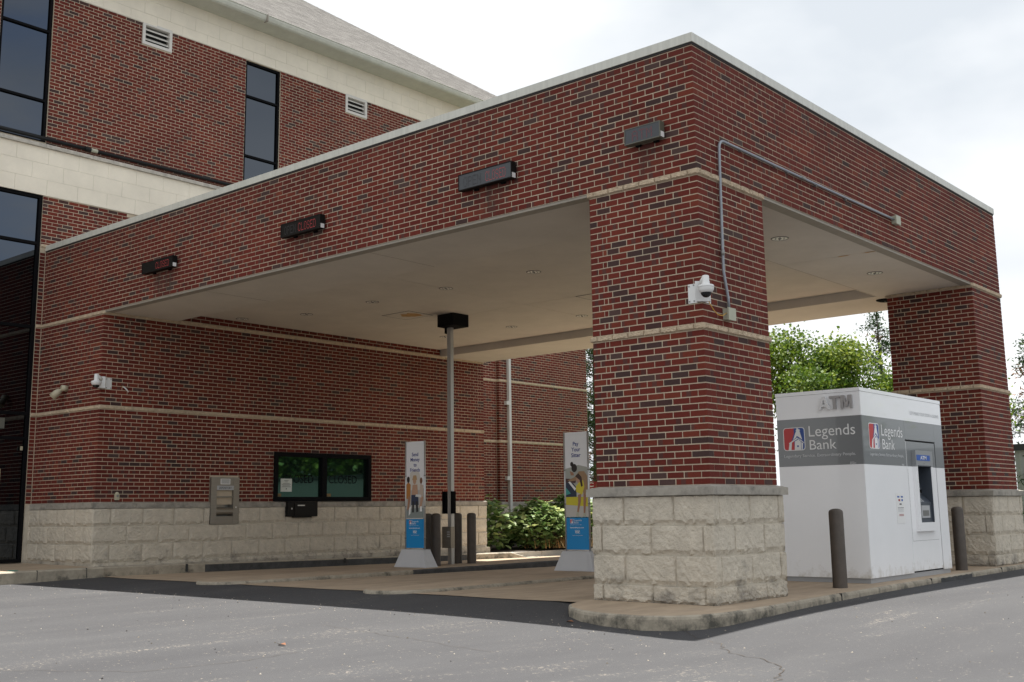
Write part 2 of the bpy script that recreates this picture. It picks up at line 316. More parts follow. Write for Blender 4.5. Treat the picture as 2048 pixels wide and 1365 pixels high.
def part(name, mb, mats, parent=None, smooth=False, kind=None, local=False):
    """world coordinates unless local=True"""
    me = mb if isinstance(mb, bpy.types.Mesh) else mb.mesh(name, mats, smooth)
    o = bpy.data.objects.new(name, me); COL.objects.link(o)
    if parent is not None:
        o.parent = parent
        if not local and parent.parent is None and parent.type == 'EMPTY': o.matrix_parent_inverse = Matrix.Translation(-Vector(parent.location))
    if kind: o['kind'] = kind
    return o
def struct(name, mb, mats, smooth=False): return part(name, mb, mats, None, smooth, 'structure')
def copy_tree(o, parent=None):
    c = o.copy(); COL.objects.link(c); c.parent = parent
    if parent is not None: c.matrix_parent_inverse = o.matrix_parent_inverse.copy()
    for ch in list(o.children): copy_tree(ch, c)
    return c
Z = Vector((0, 0, 1))
_cache = {}
def text_mesh(body, off=0.0, ext=0.0):
    k = (body, off, ext)
    if k not in _cache:
        c = bpy.data.curves.new('t', 'FONT'); c.body = body; c.size = 1; c.offset = off; c.extrude = ext; c.resolution_u = 4
        c.align_x = 'LEFT'; o = bpy.data.objects.new('t', c); COL.objects.link(o)
        dg = bpy.context.evaluated_depsgraph_get(); me = bpy.data.meshes.new_from_object(o.evaluated_get(dg))
        bpy.data.objects.remove(o); v = np.array([tuple(p.co) for p in me.vertices]); _cache[k] = (me, v.min(0), v.max(0))
    return _cache[k]
def text(body, o, u, n, box, mat, parent, name='lettering', off=0.0, ext=0.0, thick=0.002, local=False, squash=True):
    """lettering fitted to box=(u0,u1,z0,z1) on a wall at o with direction u and normal n"""
    me, lo, hi = text_mesh(body, off, ext); me = me.copy(); me.name = name
    o = Vector(o); u = Vector(u); n = Vector(n); u0, u1, z0, z1 = box
    sx = (u1-u0)/(hi[0]-lo[0]); sz = (z1-z0)/(hi[1]-lo[1])
    for v in me.vertices:
        a, b, c = v.co; q = o+u*(u0+(a-lo[0])*sx)+Z*(z0+(b-lo[1])*sz)+n*(thick+(c*1.0 if ext else 0)); v.co = q
    me.materials.clear(); me.materials.append(mat)
    return part(name, me, mat, parent, local=local)
def textc(body, o, u, n, uc, zb, cap, mat, parent, cond=1.0, name='lettering', off=0.0, local=False, thick=.002):
    """lettering with a uniform cap height, centred on uc with its baseline at zb"""
    me, lo, hi = text_mesh(body, off, 0); H0 = text_mesh('H', 0, 0); s = cap/(H0[2][1]-H0[1][1]); w = (hi[0]-lo[0])*s*cond; zl = zb+(lo[1]-H0[1][1])*s; zh = zb+(hi[1]-H0[1][1])*s
    return text(body, o, u, n, (uc-w/2, uc+w/2, zl, zh), mat, parent, name, off, 0, thick, local)
random.seed(7); rng = np.random.default_rng(11)
# ---------------------------------------------------------------- brickwork
CO = 8/3*0.0254; IN = 0.0254; BH = CO-0.0118
BR = {}                                             # thing -> list of (corner, udir, ndir, len, h, depth)
def addb(T, o, u, n, ln, h, d=0.03): BR.setdefault(T, []).append((Vector(o), Vector(u), Vector(n), ln, h, d))
def cut(a, b, z0, z1, holes):
    segs = [(a, b)]
    for (h0, h1, g0, g1) in holes:
        if z1 > g0+.004 and z0 < g1-.004:
            ns = []
            for (p, q) in segs:
                if q <= h0 or p >= h1: ns.append((p, q)); continue
                if p < h0: ns.append((p, h0-.006))
                if q > h1: ns.append((h1+.006, q))
            segs = ns
    return [(p, q) for p, q in segs if q-p > .02]
def brickface(T, o, u, n, Ln, z0, nc, sA, sB, eA=0, eB=0, holes=(), par=0, last_h=None, hdr=False):
    """running bond on a face: o origin, u along, n outward; sA/sB start offsets, eA/eB end offsets for even / odd courses"""
    o = Vector(o); u = Vector(u); n = Vector(n)
    for i in range(nc):
        z = z0+i*CO; A = (i+par) % 2 == 0; s = sA if A else sB; e = Ln-(eA if A else eB)+(.0115 if (eA if A else eB) > .01 else 0); h = BH
        if last_h and i == nc-1: h = last_h
        if hdr and not A:
            for (p, q) in cut(s-4*IN, s-.0115, z, z+h, holes): addb(T, o+u*p+Z*(z+.005), u, n, q-p, h)
        while s < e-0.01:
            w = 8*IN; r = e-s
            if r < w+.001: w = r
            elif w < r < w+2.4*IN: w = 6.3*IN
            for (p, q) in cut(s, s+w-0.0125, z, z+h, holes):
                addb(T, o+u*p+Z*(z+.005)+n*random.uniform(-.0012, .0012), u, n, q-p, h)
            s += w
def brickcorner(T, c, u1, n1, u2, n2, z0, nc, longs=(7.625, 3.625), shorts=(3.625, 7.625), par=0, last_h=None):
    """solid corner bricks at c; face 1 runs along u1 with normal n1, face 2 along u2 with normal n2"""
    for i in range(nc):
        A = (i+par) % 2 == 0; a = (longs[0] if A else longs[1])*IN; b = (shorts[0] if A else shorts[1])*IN
        h = last_h if (last_h and i == nc-1) else BH
        BR.setdefault(T, []).append((Vector(c)+Z*(z0+i*CO+.005), Vector(u1), Vector(n1), a, h, b))
def px_size(p, ln, u):
    d = p-CP; z = d.dot(cd)
    if z < .5: return 0
    X = 1024+PPX+FPX*d.dot(cx)/z; Y = 682.5+PPY-FPX*d.dot(cy)/z
    if not (0 < X < 2048 and 0 < Y < 1365): return 0
    e = p+u*ln-CP; z2 = e.dot(cd); X2 = 1024+PPX+FPX*e.dot(cx)/z2
    return abs(X2-X)*FPX/z
def brick_box(mb, o, u, n, ln, h, d, rv=None):
    """front face at n=0, body going inwards by d"""
    rnd, k = rv if rv else (random.random(), random.random())
    a = o; b = o+u*ln; zz = Z*h; i = -n*d
    P = [a, b, b+zz, a+zz, a+i, b+i, b+i+zz, a+i+zz]; U = (0, 1, 1, 0, 0, 1, 1, 0)
    fl = u.cross(Z).dot(n) < 0
    for q in ((0, 1, 2, 3), (1, 5, 6, 2), (4, 0, 3, 7), (3, 2, 6, 7), (4, 5, 1, 0), (5, 4, 7, 6)):
        q = q[::-1] if fl else q
        j = len(mb.v); mb.v += [tuple(P[x]) for x in q]; mb.f.append((j, j+1, j+2, j+3)); mb.mi.append(0)
        mb.bk += [(rnd, U[x], k, 1.0) for x in q]
BV = None
def flush_bricks(keep=300):
    """the bricks that show largest become parts of their own (shared meshes), the rest one part per thing"""
    var = []
    for i in range(28):
        mb = MB(); brick_box(mb, Vector((0, 0, 0)), Vector((1, 0, 0)), Vector((0, -1, 0)), 1.0, 1.0, 1.0, (random.random(), random.random())); var.append(mb.mesh('brick', M['brick']))
    for T, L_ in BR.items():
        sc_ = sorted(range(len(L_)), key=lambda i: -(px_size(L_[i][0], L_[i][3], L_[i][1]) if L_[i][2].dot(CP-L_[i][0]) > 0 else 0))
        top = set(sc_[:keep]); mb = MB()
        for i, (o, u, n, ln, h, d) in enumerate(L_):
            if i in top:
                b = bpy.data.objects.new('brick', random.choice(var)); COL.objects.link(b); b.parent = T
                b.matrix_parent_inverse = Matrix.Translation(-Vector(T.location))
                # local x=u*ln, local y=-n*d, local z up; a mirrored basis is avoided by starting from the other end
                if u.cross(-n).dot(Z) < 0: o2 = o+u*ln; uu = -u
                else: o2 = o; uu = u
                x = uu*ln; y = -n*d; z = Z*h
                b.matrix_local = Matrix.Identity(4)
                b.matrix_basis = Matrix(((x.x, y.x, 0, o2.x), (x.y, y.y, 0, o2.y), (0, 0, z.z, o2.z), (0, 0, 0, 1)))
            else: brick_box(mb, o, u, n, ln, h, d)
        if mb.v: part('brickwork', mb, M['brick'], T, kind='stuff')
# ---------------------------------------------------------------- rough stone blocks
def stone_variant(seed, ax=.10, az=.09, rough=.22):
    r = random.Random(seed); nx, nz = 17, 10; mb = MB(); g = []
    xs = [0, .025]+[.025+(.95)*k/(nx-3) for k in range(1, nx-3)]+[.975, 1]; zs = [0, .07]+[.07+.88*k/(nz-3) for k in range(1, nz-3)]+[.965, 1]
    for j, z in enumerate(zs):
        row = []
        for i, x in enumerate(xs):
            edge = i in (0, len(xs)-1) or j in (0, len(zs)-1)
            lump = .06*math.sin(x*9+seed*1.7+z*4)*math.cos(z*7+seed)+.03*math.sin(x*23+seed*3+z*11)
            y = 0 if edge else -(1.0+lump*.8+r.uniform(-rough, rough)*.62)*(.25 if j == 1 and r.random() < .85 else 1)*(.75 if i in (1, len(xs)-2) else 1); xx = x+(0 if edge else r.uniform(-.010, .010)); zz = z+(0 if edge else r.uniform(-.022, .022))
            row.append(len(mb.v)); mb.v.append((xx, y, zz))
        g.append(row)
    for j in range(len(zs)-1):
        for i in range(len(xs)-1): mb.f.append((g[j][i], g[j][i+1], g[j+1][i+1], g[j+1][i])); mb.mi.append(0)
    return mb
SV = [stone_variant(i) for i in range(10)]
SM = {}
def stones(T, name, mat, rects, o, u, n, d):
    """rects (u0,u1,z0,z1) as separate rock faced blocks standing d proud of the wall"""
    if mat not in SM: SM[mat] = [v.mesh(name, M[mat]) for v in SV]
    o = Vector(o); u = Vector(u); n = Vector(n)
    for (a, b, z0, z1) in rects:
        if b-a < .03: continue
        p = bpy.data.objects.new(name, random.choice(SM[mat])); COL.objects.link(p); p.parent = T
        p.matrix_parent_inverse = Matrix.Translation(-Vector(T.location))
        if u.cross(-n).dot(Z) < 0: q = o+u*b; uu = -u
        else: q = o+u*a; uu = u
        x = uu*(b-a); y = -n*d
        p.matrix_basis = Matrix(((x.x, y.x, 0, q.x), (x.y, y.y, 0, q.y), (0, 0, z1-z0, q.z+z0), (0, 0, 0, 1)))
def bond(total, w, off, gap=.012):
    r = []; s = -off if off else 0.0
    while s < total-.02:
        a = max(0, s); b = min(total, s+w)
        if b-a > .04: r.append((a+gap/2, b-gap/2))
        s += w
    return r
# ================================================================ layout
U, V, XW = 13.95, 9.68, -11.741         # canopy length, depth; teller wall plane
W1, W2 = 1.39, 1.39
ZF = 48*CO; ZB1 = 47*CO; ZB2T = 24*CO; ZB2 = 23*CO; ZC0, ZC1 = 4.638, 4.738
ux, uy = Vector((1, 0, 0)), Vector((0, 1, 0)); nx_, ny_ = Vector((-1, 0, 0)), Vector((0, -1, 0))
ZI = -1.167
def sm(x, a, b): t = max(0, min(1, (x-a)/(b-a))); return t*t*(3-2*t)
def lane(x, y): y = max(0, min(11.5, y)); return -1.203-.0085*y*sm(-x, 3.5, 7.5)-.002*y
def asph(x, y):
    b = -1.235-.085*math.exp(-(math.hypot(x-.7, y+1.6)/1.8)**1.3)
    w = sm(y, -1.6, 0)*sm(-x, 1.3, 2.0)*sm(-x, 14, 12); b = b*(1-w)+(lane(x, 0)-.006)*w
    if y > .02 and -11.6 < x < -1.3: b = min(b, lane(x, y)-.05)
    return b
def ktop(y): return -1.05-.0125*max(0, min(10.5, y))
# ---------------------------------------------------------------- ground
g = MB(); xs = [-400, -120, -60, -30, -20]+[(-16+.5*i) for i in range(40)]+[4+i for i in range(1, 9)]+[16, 25, 45, 90, 200, 400]
ys = [-400, -100, -40, -20]+[-12+.8*i for i in range(10)]+[-4+.25*i for i in range(20)]+[1+i for i in range(0, 14)]+[16, 20, 30, 60, 120, 400]
for y in ys:
    for x in xs: g.v.append((x, y, asph(x, y)-(.25 if x < -11.9 else 0)))
nxs = len(xs)
for j in range(len(ys)-1):
    for i in range(nxs-1): g.f.append((j*nxs+i, j*nxs+i+1, (j+1)*nxs+i+1, (j+1)*nxs+i)); g.mi.append(0)
asphalt = struct('asphalt_ground', g, M['asphalt'], True)
g = MB(); xs = [-11.58+.48*i for i in range(22)]; ys = [-.0, .3]+[.8+.7*i for i in range(17)]
for k, y in enumerate(ys):
    for x in xs: g.v.append((x, y-(.03*math.sin(x*1.7)+.02*math.sin(x*4.1) if k == 0 else 0), lane(x, y)))
n_ = len(xs)
for j in range(len(ys)-1):
    for i in range(n_-1): g.f.append((j*n_+i, j*n_+i+1, (j+1)*n_+i+1, (j+1)*n_+i)); g.mi.append(0)
struct('concrete_lane', g, M['concrete'], True)
def island(name, pts, dark=None):
    """raised island: top slab and kerb skirt with rounded edge"""
    mb = MB(); n = len(pts); c = Vector((sum(p[0] for p in pts)/n, sum(p[1] for p in pts)/n))
    def ring(off, z): return [((c.x+(x-c.x)*(1-off/max(.4, abs(x-c.x)+.01)*1.0)), y-(off if y < 0 else 0)*0, z) for x, y in pts]
    r0 = [(x, y, -1.45) for x, y in pts]
    def inset(d):
        q = []
        for i in range(n):
            a = Vector(pts[i-1]); b = Vector(pts[i]); e = Vector(pts[(i+1) % n]); t = ((b-a).normalized()+(e-b).normalized())
            t = t.normalized() if t.length > 1e-6 else (e-b).normalized(); nn = Vector((-t.y, t.x)); q.append((b+nn*d))
        return q
    i1 = inset(.008); i2 = inset(.03); i3 = inset(.16)
    rings = [r0, [(x, y, ZI-.035) for x, y in pts], [(p.x, p.y, ZI-.012) for p in i1], [(p.x, p.y, ZI) for p in i2]]
    for r in rings: mb.v += r
    for k in range(3):
        for i in range(n): mb.f.append((k*n+i, k*n+(i+1) % n, (k+1)*n+(i+1) % n, (k+1)*n+i)); mb.mi.append(2 if dark and pts[i][0] == dark[0] and dark[1] <= pts[i][1] < 9 else 0)
    mb.f.append(tuple(range(3*n, 4*n))); mb.mi.append(1)
    return struct(name, mb, [M['kerb'], M['concrete'], M['kerb_black']])
def nose(x0, x1, yb, yn, k=12):
    """rounded nose between x0 and x1 reaching yn, straight sides up to yb"""
    c = (x0+x1)/2; r = (x1-x0)/2; return [(c-r*math.cos(math.pi*i/k), yn+(yb-yn)*(1-math.sin(math.pi*i/k))) for i in range(k+1)]
island('island', nose(-8.72, -7.66, .45, -.30)+[(-7.66, 3.4), (-7.66, 6), (-7.66, 10.6), (-8.72, 10.6), (-8.72, 6), (-8.72, 3)], (-7.66, 3))
island('island', nose(-5.16, -4.10, .5, -.28)+[(-4.10, 3), (-4.10, 6), (-4.10, 10.6), (-5.16, 10.6), (-5.16, 6), (-5.16, 3)])
nc_ = [(-1.56, 0.1), (-1.50, -.25), (-1.36, -.58), (-1.14, -.85), (-.82, -1.09), (-.47, -1.23), (-.03, -1.26), (.25, -1.10), (.40, -.85), (.46, -.55), (.45, .3), (.38, 1.4), (.33, 2.6), (.28, 3.7)]
island('island', nc_+[(.24, 5.0), (.19, 7.2), (.15, 9.5), (.12, 12), (-.4, 13), (-1.1, 13), (-1.56, 12), (-1.56, 6)])

# painted over / blackened stretch of kerb by the machine
kx = lambda y: np.interp(y, [3.7, 5.0, 7.2, 9.5], [.28, .24, .19, .15])
mb = MB(); pts = [5.35+.08*i for i in range(17)]
for i in range(16):
    y0, y1 = pts[i], pts[i+1]; j0 = .018*math.sin(i*2.1); j1 = .018*math.sin((i+1)*2.1)
    mb.quad((kx(y0)+.004, y0, ZI-.105+j0), (kx(y1)+.004, y1, ZI-.105+j1), (kx(y1)+.004, y1, ZI-.018+j1*.3), (kx(y0)+.004, y0, ZI-.018+j0*.3))
struct('kerb_stain', mb, M['kerb_black'])
# teller side kerb and walks
mb = MB(); ks = [-12]+[-10+1*i for i in range(20)]+[10.3, 10.9, 11.6]
def kt(y): return ktop(y) if y < 10.9 else lane(-11.5, y)+.01
for a, b in zip(ks[:-1], ks[1:]):
    m = 0; za, zb = kt(a), kt(b); x0 = -11.36 if b <= 0 else -11.47; x1 = x0
    P = lambda x, y, z: (x, y, z)
    mb.quad(P(x0, a, -1.5), P(x0, b, -1.5), P(x0, b, zb-.02), P(x0, a, za-.02), 1 if 2 <= a < 9 else 0)
    mb.quad(P(x0, a, za-.02), P(x0, b, zb-.02), P(x0-.03, b, zb), P(x0-.03, a, za), 0)
    mb.quad(P(x0-.03, a, za), P(x0-.03, b, zb), P(x0-.20, b, zb), P(x0-.20, a, za), 0)
struct('kerb', mb, [M['kerb'], M['kerb_black']])
mb = MB(); mb.quad((-15.5, -12, -1.04), (-11.56, -12, -1.052), (-11.56, -.0, -1.052), (-15.5, -.0, -1.02)); struct('sidewalk', mb, M['concrete'])
mb = MB()
for i in range(3):
    y0 = 9.75+i*1.9; y1 = y0+1.885; mb.box((-12.9, y0, -1.5), (-11.66, y1, max(kt(9.9), kt(y1))-.002 if y1 < 11 else -1.2))
struct('walk', mb, M['walk'])
mb = MB(); mb.quad((-14.2, 9.7, -1.12), (-12.6, 9.7, -1.15), (-11.7, 11.2, -1.19), (-14.2, 11.2, -1.14)); mb.quad((-14.2, 11.2, -1.14), (-11.7, 11.2, -1.19), (-11.6, 18, -1.22), (-14.2, 18, -1.16)); struct('planting_bed', mb, M['mulch'])
mb = MB(); mb.quad((-15, 16.8, -1.2), (-1, 16.8, -1.2), (8, 40, -1.1), (-40, 40, -1.1)); struct('lawn', mb, M['grass'] if False else material('far lawn', (.07, .11, .03), .95, var=.3, vs=2))
# cracks in the asphalt
def crack(pts, w, seed):
    r = random.Random(seed); mb = MB(); P = []
    for (a, b) in zip(pts[:-1], pts[1:]):
        k = max(2, int((Vector(b)-Vector(a)).length/.09))
        for i in range(k):
            t = i/k; P.append(Vector((a[0]+(b[0]-a[0])*t+r.uniform(-.03, .03), a[1]+(b[1]-a[1])*t+r.uniform(-.03, .03))))
    P.append(Vector(pts[-1]))
    for i in range(len(P)-1):
        t = (P[i+1]-P[i]).normalized(); nn = Vector((-t.y, t.x)); w0 = w*(.5+.5*math.sin(i*1.3)**2); w1 = w*(.5+.5*math.sin((i+1)*1.3)**2)
        q = [P[i]-nn*w0, P[i+1]-nn*w1, P[i+1]+nn*w1, P[i]+nn*w0]; mb.poly([(p.x, p.y, asph(p.x, p.y)+.004) for p in q])
    struct('pavement_crack', mb, M['crack'])
crack([(.30, -1.05), (.62, -1.35), (.98, -1.62), (1.42, -2.25), (1.85, -2.5), (2.2, -2.95), (2.52, -3.6), (2.75, -4.3), (3.2, -4.9)], .0045, 3)
crack([(-2.45, -2.9), (-1.75, -3.0), (-.95, -3.15), (.1, -3.35)], .003, 5)
crack([(-3.3, -6.2), (-2.2, -6.35), (-1.0, -5.6), (-.9, -5.0), (-1.0, -4.3)], .0035, 8)
mb = MB()
for y in (2.05, 5.0, 8.0): x = kx(y) if y > 3.7 else .355; mb.box((x-.06, y, ZI-.11), (x+.006, y+.007, ZI+.0015))
for y in (-1.12, -.30, 1.6, 5.2): mb.box((-11.40, y, -1.2), (-11.355 if y < 0 else -11.465, y+.008, ktop(y)+.001))
struct('kerb_joint', mb, M['seam'])
# ---------------------------------------------------------------- wall helper
def skin(mb, o, u, n, L0, L1, z0, z1, holes=(), d=-.004, rev=.12, m=0, mr=None):
    """wall surface with openings and their reveals"""
    o = Vector(o); u = Vector(u); n = Vector(n); us = sorted({L0, L1, *[h[i] for h in holes for i in (0, 1) if L0 < h[i] < L1]}); zs = sorted({z0, z1, *[h[i] for h in holes for i in (2, 3) if z0 < h[i] < z1]})
    P = lambda a, z, e=0: o+u*a+Z*z+n*(d-e); fl = u.cross(Z).dot(n) < 0
    def q(a, b, c, e, mm): mb.quad(*((a, b, c, e) if not fl else (e, c, b, a)), mm)
    for a, b in zip(us[:-1], us[1:]):
        for c, e in zip(zs[:-1], zs[1:]):
            if any(h[0]-1e-6 <= a and b <= h[1]+1e-6 and h[2]-1e-6 <= c and e <= h[3]+1e-6 for h in holes): continue
            q(P(a, c), P(b, c), P(b, e), P(a, e), m)
    for (a, b, c, e) in holes:
        k = m if mr is None else mr
        q(P(a, c), P(a, c, rev), P(a, e, rev), P(a, e), k); q(P(b, c, rev), P(b, c), P(b, e), P(b, e, rev), k)
        q(P(a, c), P(b, c), P(b, c, rev), P(a, c, rev), k); q(P(a, e, rev), P(b, e, rev), P(b, e), P(a, e), k)
# ================================================================ brick columns
def column(label, x0, x1, y0, y1, grp):
    """column occupying x0..x1, y0..y1"""
    T = thing('brick_column', label, 'column', ((x0+x1)/2, (y0+y1)/2, ZI), grp)
    mb = MB(); mb.box((x0+.004, y0+.004, -.05), (x1-.004, y1-.004, ZF-.004)); part('column_core', mb, M['mortar'], T)
    mb = MB(); e = .022; mb.box((x0-e, y0-e, ZI-.02), (x1+e, y1+e, -.098)); part('base_core', mb, M['stone_joint'], T)
    e = .085; mb = MB(); c0 = -.1
    q = [(x0-e, y0-e), (x1+e, y0-e), (x1+e, y1+e), (x0-e, y1+e)]; t = [(x0-.004, y0-.004), (x1+.004, y0-.004), (x1+.004, y1+.004), (x0-.004, y1+.004)]
    i = len(mb.v); mb.v += [(a, b, c0) for a, b in q]+[(a, b, -.022) for a, b in q]+[(a, b, -.0) for a, b in t]
    for k in range(4): mb.f += [(k, (k+1) % 4, 4+(k+1) % 4, 4+k), (4+k, 4+(k+1) % 4, 8+(k+1) % 4, 8+k)]; mb.mi += [0, 0]
    mb.f += [(3, 2, 1, 0), (8, 9, 10, 11)]; mb.mi += [0, 0]; part('stone_cap', mb, M['cap'], T)
    w = x1-x0; faces = [((x1, y0, 0), nx_, ny_), ((x1, y0, 0), uy, ux), ((x0, y1, 0), ux, uy), ((x0, y1, 0), ny_, nx_)]
    for seg, (z0, nn, par) in enumerate(((0.0, 23, 0), (ZB2T, 23, 1))):
        for fi, (o, u, n) in enumerate(faces):
            # near corner (o of faces 0/1): 8/4; opposite corners: 4/6.7
            if fi in (0, 1): brickface(T, o, u, n, w, z0, nn, *((8*IN, 4*IN) if fi == 0 else (4*IN, 8*IN)), *((6.7*IN, 4*IN) if fi == 0 else (4*IN, 6.7*IN)), par=par)
            else: brickface(T, o, u, n, w, z0, nn, *((4*IN, 8*IN) if fi == 2 else (8*IN, 4*IN)), *((4*IN, 6.7*IN) if fi == 2 else (6.7*IN, 4*IN)), par=par)
        brickcorner(T, (x1, y0, 0), nx_, ny_, uy, ux, z0, nn, par=par)
        brickcorner(T, (x0, y0, 0), ux, ny_, uy, nx_, z0, nn, longs=(6.325, 3.625), shorts=(3.625, 6.325), par=par)
        brickcorner(T, (x1, y1, 0), nx_, uy, ny_, ux, z0, nn, longs=(3.625, 6.325), shorts=(3.625, 6.325), par=par)
        brickcorner(T, (x0, y1, 0), ux, uy, ny_, nx_, z0, nn, par=par)
    # stone courses
    zz = [(-.395, -.105), (-.695, -.405), (-.995, -.705), (ZI-.004, -1.005)]
    A = [.40, .60, .45]; B = [.115, .60, .60, .12]; Wt = w+.09
    for k, (z0, z1) in enumerate(zz):
        for fi, (o, u, n) in enumerate(faces):
            seq = (A, B)[(k+(1 if fi in (1, 2) else 0)) % 2]; seq = seq if fi != 0 else seq[::-1]; s = -.045; sc_ = Wt/sum(seq); R_ = []
            for q_ in seq: R_.append((s+.002, s+q_*sc_-.002, z0-.002, z1+.002)); s += q_*sc_
            stones(T, 'base_stone', 'stone', R_, Vector(o)+Vector(n)*.021, u, n, .028)
    for zb in (ZB2, ZB1):
        for fi, (o, u, n) in enumerate(faces):
            R_ = [(a-.02 if a < .02 else a, b+(.02 if b > w-.02 else 0), zb+.004, zb+CO-.004) for a, b in bond(w, 8*IN, (.10 if fi in (0,) else .15), .006)]
            stones(T, 'band_stone', 'band', R_, Vector(o)+Vector(n)*.0, u, n, .028)
    return T
near = column('front corner brick column with stone base and white dome camera', -W1, 0, 0, W2, 'brick canopy columns')
far = column('rear brick column behind the white kiosk at right', -W1, 0, V-W2, V, 'brick canopy columns')
# ================================================================ canopy
T = canopy = thing('drive_through_canopy', 'long brick faced drive-through canopy with pale coping and painted ceiling', 'canopy', (-6, 4.8, ZF))
mb = MB(); zt = 4.72
mb.box((-U+.01, .004, ZF), (-.004, .30, zt-.02)); mb.box((-.30, .3, ZF), (-.004, V-.3, zt-.02)); mb.box((-U+.01, V-.3, ZF), (-.004, V-.004, zt-.02)); 
part('fascia_core', mb, M['mortar'], T)
mb = MB(); mb.box((-U+.01, .31, 4.2), (-.31, V-.31, 4.4)); part('roof_deck', mb, material('dark membrane roof', (.09, .09, .09), .9), T)
nF = 21
brickface(T, (0, 0, 0), nx_, ny_, U, ZF, nF, 8*IN, 4*IN, last_h=.045)
brickface(T, (0, 0, 0), uy, ux, V, ZF, nF, 4*IN, 8*IN, 8*IN, 4*IN, last_h=.045)
brickcorner(T, (0, 0, 0), nx_, ny_, uy, ux, ZF, nF, last_h=.045)
brickcorner(T, (0, V, 0), nx_, uy, ny_, ux, ZF, nF, longs=(3.625, 7.625), shorts=(7.625, 3.625), last_h=.045)
brickface(T, (0, V, 0), nx_, uy, 11.5, ZF, nF, 4*IN, 8*IN, last_h=.045)
# coping lengths
def coping(a, b, axis):
    mb = MB(); e = .02; t = .32
    if axis == 'x': mb.box((a+.0015, -e, ZC0), (b-.0015, -e+.012, ZC1)); mb.box((a+.0015, -e+.012, ZC1-.012), (b-.0015, t, ZC1))
    elif axis == 'y': mb.box((e-.012, a+.0015, ZC0), (e, b-.0015, ZC1)); mb.box((-t, a+.0015, ZC1-.012), (e-.012, b-.0015, ZC1))
    else: mb.box((a+.0015, V+e-.012, ZC0), (b-.0015, V+e, ZC1)); mb.box((a+.0015, V-t, ZC1-.012), (b-.0015, V+e-.012, ZC1))
    part('coping', mb, M['coping'], T)
xsn = [-U+.02, -12.2, -9.2, -6.15, -3.1, .02-.012]
for a, b in zip(xsn[:-1], xsn[1:]): coping(a, b, 'x')
ysn = [-.02, 2.35, 5.35, 8.2, V+.02-.012]
for a, b in zip(ysn[:-1], ysn[1:]): coping(a, b, 'y')
coping(-11.7, -4, 'z'); coping(-4, .008, 'z')
mb = MB(); mb.box((-U+.02, -.006, 4.615), (0.004, .02, 4.64)); mb.box((-.02, .02, 4.615), (.004, V, 4.64)); part('painted_coping_shadow', mb, M['seam'], T)  # dark strip painted in as the shadow line below the coping
# ceiling: dropped perimeter soffits and raised centre panels
ZS, ZR, XE = 3.225, 3.38, -1.53
mb = MB(); x0 = XW+.0
mb.box((x0, .16, ZS), (-W1-.0, 1.40, ZS+.06)); mb.box((x0, 1.40, ZS), (XE, 1.42, ZR+.05))
part('front_soffit', mb, M['soffit'], T)
mb = MB(); mb.box((x0, 8.25, ZS), (-W1, V-.02, ZS+.06)); mb.box((x0, 8.23, ZS), (XE-.02, 8.25, ZR+.05)); part('rear_soffit', mb, M['soffit'], T)
mb = MB(); mb.box((XE, 1.42, ZS), (-.16, 4.88, ZS+.06)); part('side_soffit', mb, M['soffit'], T)
mb = MB(); mb.box((XE, 4.885, ZS), (-.16, 8.25, ZS+.06)); part('side_soffit', mb, M['soffit'], T)
mb = MB(); mb.box((XE-.02, 1.42, ZS), (XE, 8.23, ZR+.05)); part('side_soffit_riser', mb, M['soffit'], T)
mb = MB(); mb.box((x0, .012, ZS-.006), (-W1, .156, ZS+.05)); mb.box((-.156, W2, ZS-.006), (-.012, V-W2, ZS+.05)); part('edge_trim', mb, M['trim'], T)
px_ = [x0, -6.75, XE-.02]; py_ = [1.42, 5.27, 8.23]
for i in range(2):
    for j in range(2):
        mb = MB(); mb.box((px_[i]+.005, py_[j]+.005, ZR), (px_[i+1]-.005, py_[j+1]-.005, ZR+.03)); part('ceiling_panel', mb, M['soffit'], T)
mb = MB(); mb.box((x0, 1.42, ZR+.02), (XE, 8.23, ZR+.06)); part('ceiling_backing', mb, M['soffit_line'], T)
mb = MB()
for (a, b, c, e) in ((-11.7, -9.05, 0, 0),): pass
for xx in (-9.0, -5.2): mb = MB(); mb.box((xx-.002, .16, ZS-.0015), (xx+.002, 1.40, ZS+.001)); part('soffit_seam', mb, M['soffit_line'], T)
mb = MB(); mb.box((XE-.0, 1.42, ZS-.0012), (XE+.004, 8.2, ZS+.001)); part('soffit_seam', mb, M['soffit_line'], T)
def hatch(cx_, cy_, sx, sy, z):
    mb = MB(); a, b = cx_-sx/2, cx_+sx/2; c, e = cy_-sy/2, cy_+sy/2; mb.box((a, c, z-.004), (b, e, z-.001)); h = part('access_hatch', mb, M['soffit'], T)
    mb = MB(); mb.box((a-.022, c-.022, z-.0015), (b+.022, e+.022, z+.004)); part('hatch_gap', mb, M['seam'], h)
    mb = MB(); r = random.Random(4); k = 16; pts = [(cx_+.10+.24*math.cos(2*math.pi*i/k)*r.uniform(.6, 1.1), cy_+.02+.24*math.sin(2*math.pi*i/k)*r.uniform(.55, 1.1), z-.0055) for i in range(k)][::-1]; mb.poly(pts); part('rust_stain', mb, M['rust'], h)
hatch(-9.0, 4.55, .68, .60, ZR); hatch(-5.3, 5.58, .62, .56, ZR)
mb = MB(); k = 14
for (a, b, r_) in ((-1.62, 4.42, .05), (-.25, 4.92, .05), (-.62, 4.90, .05)):
    mb = MB(); rr = random.Random(int(a*100)); mb.poly([(a+r_*2.2*math.cos(2*math.pi*i/k)*rr.uniform(.5, 1.1), b+r_*.5*math.sin(2*math.pi*i/k), ZS-.003) for i in range(k)][::-1]); part('rust_stain', mb, M['rust'], T)
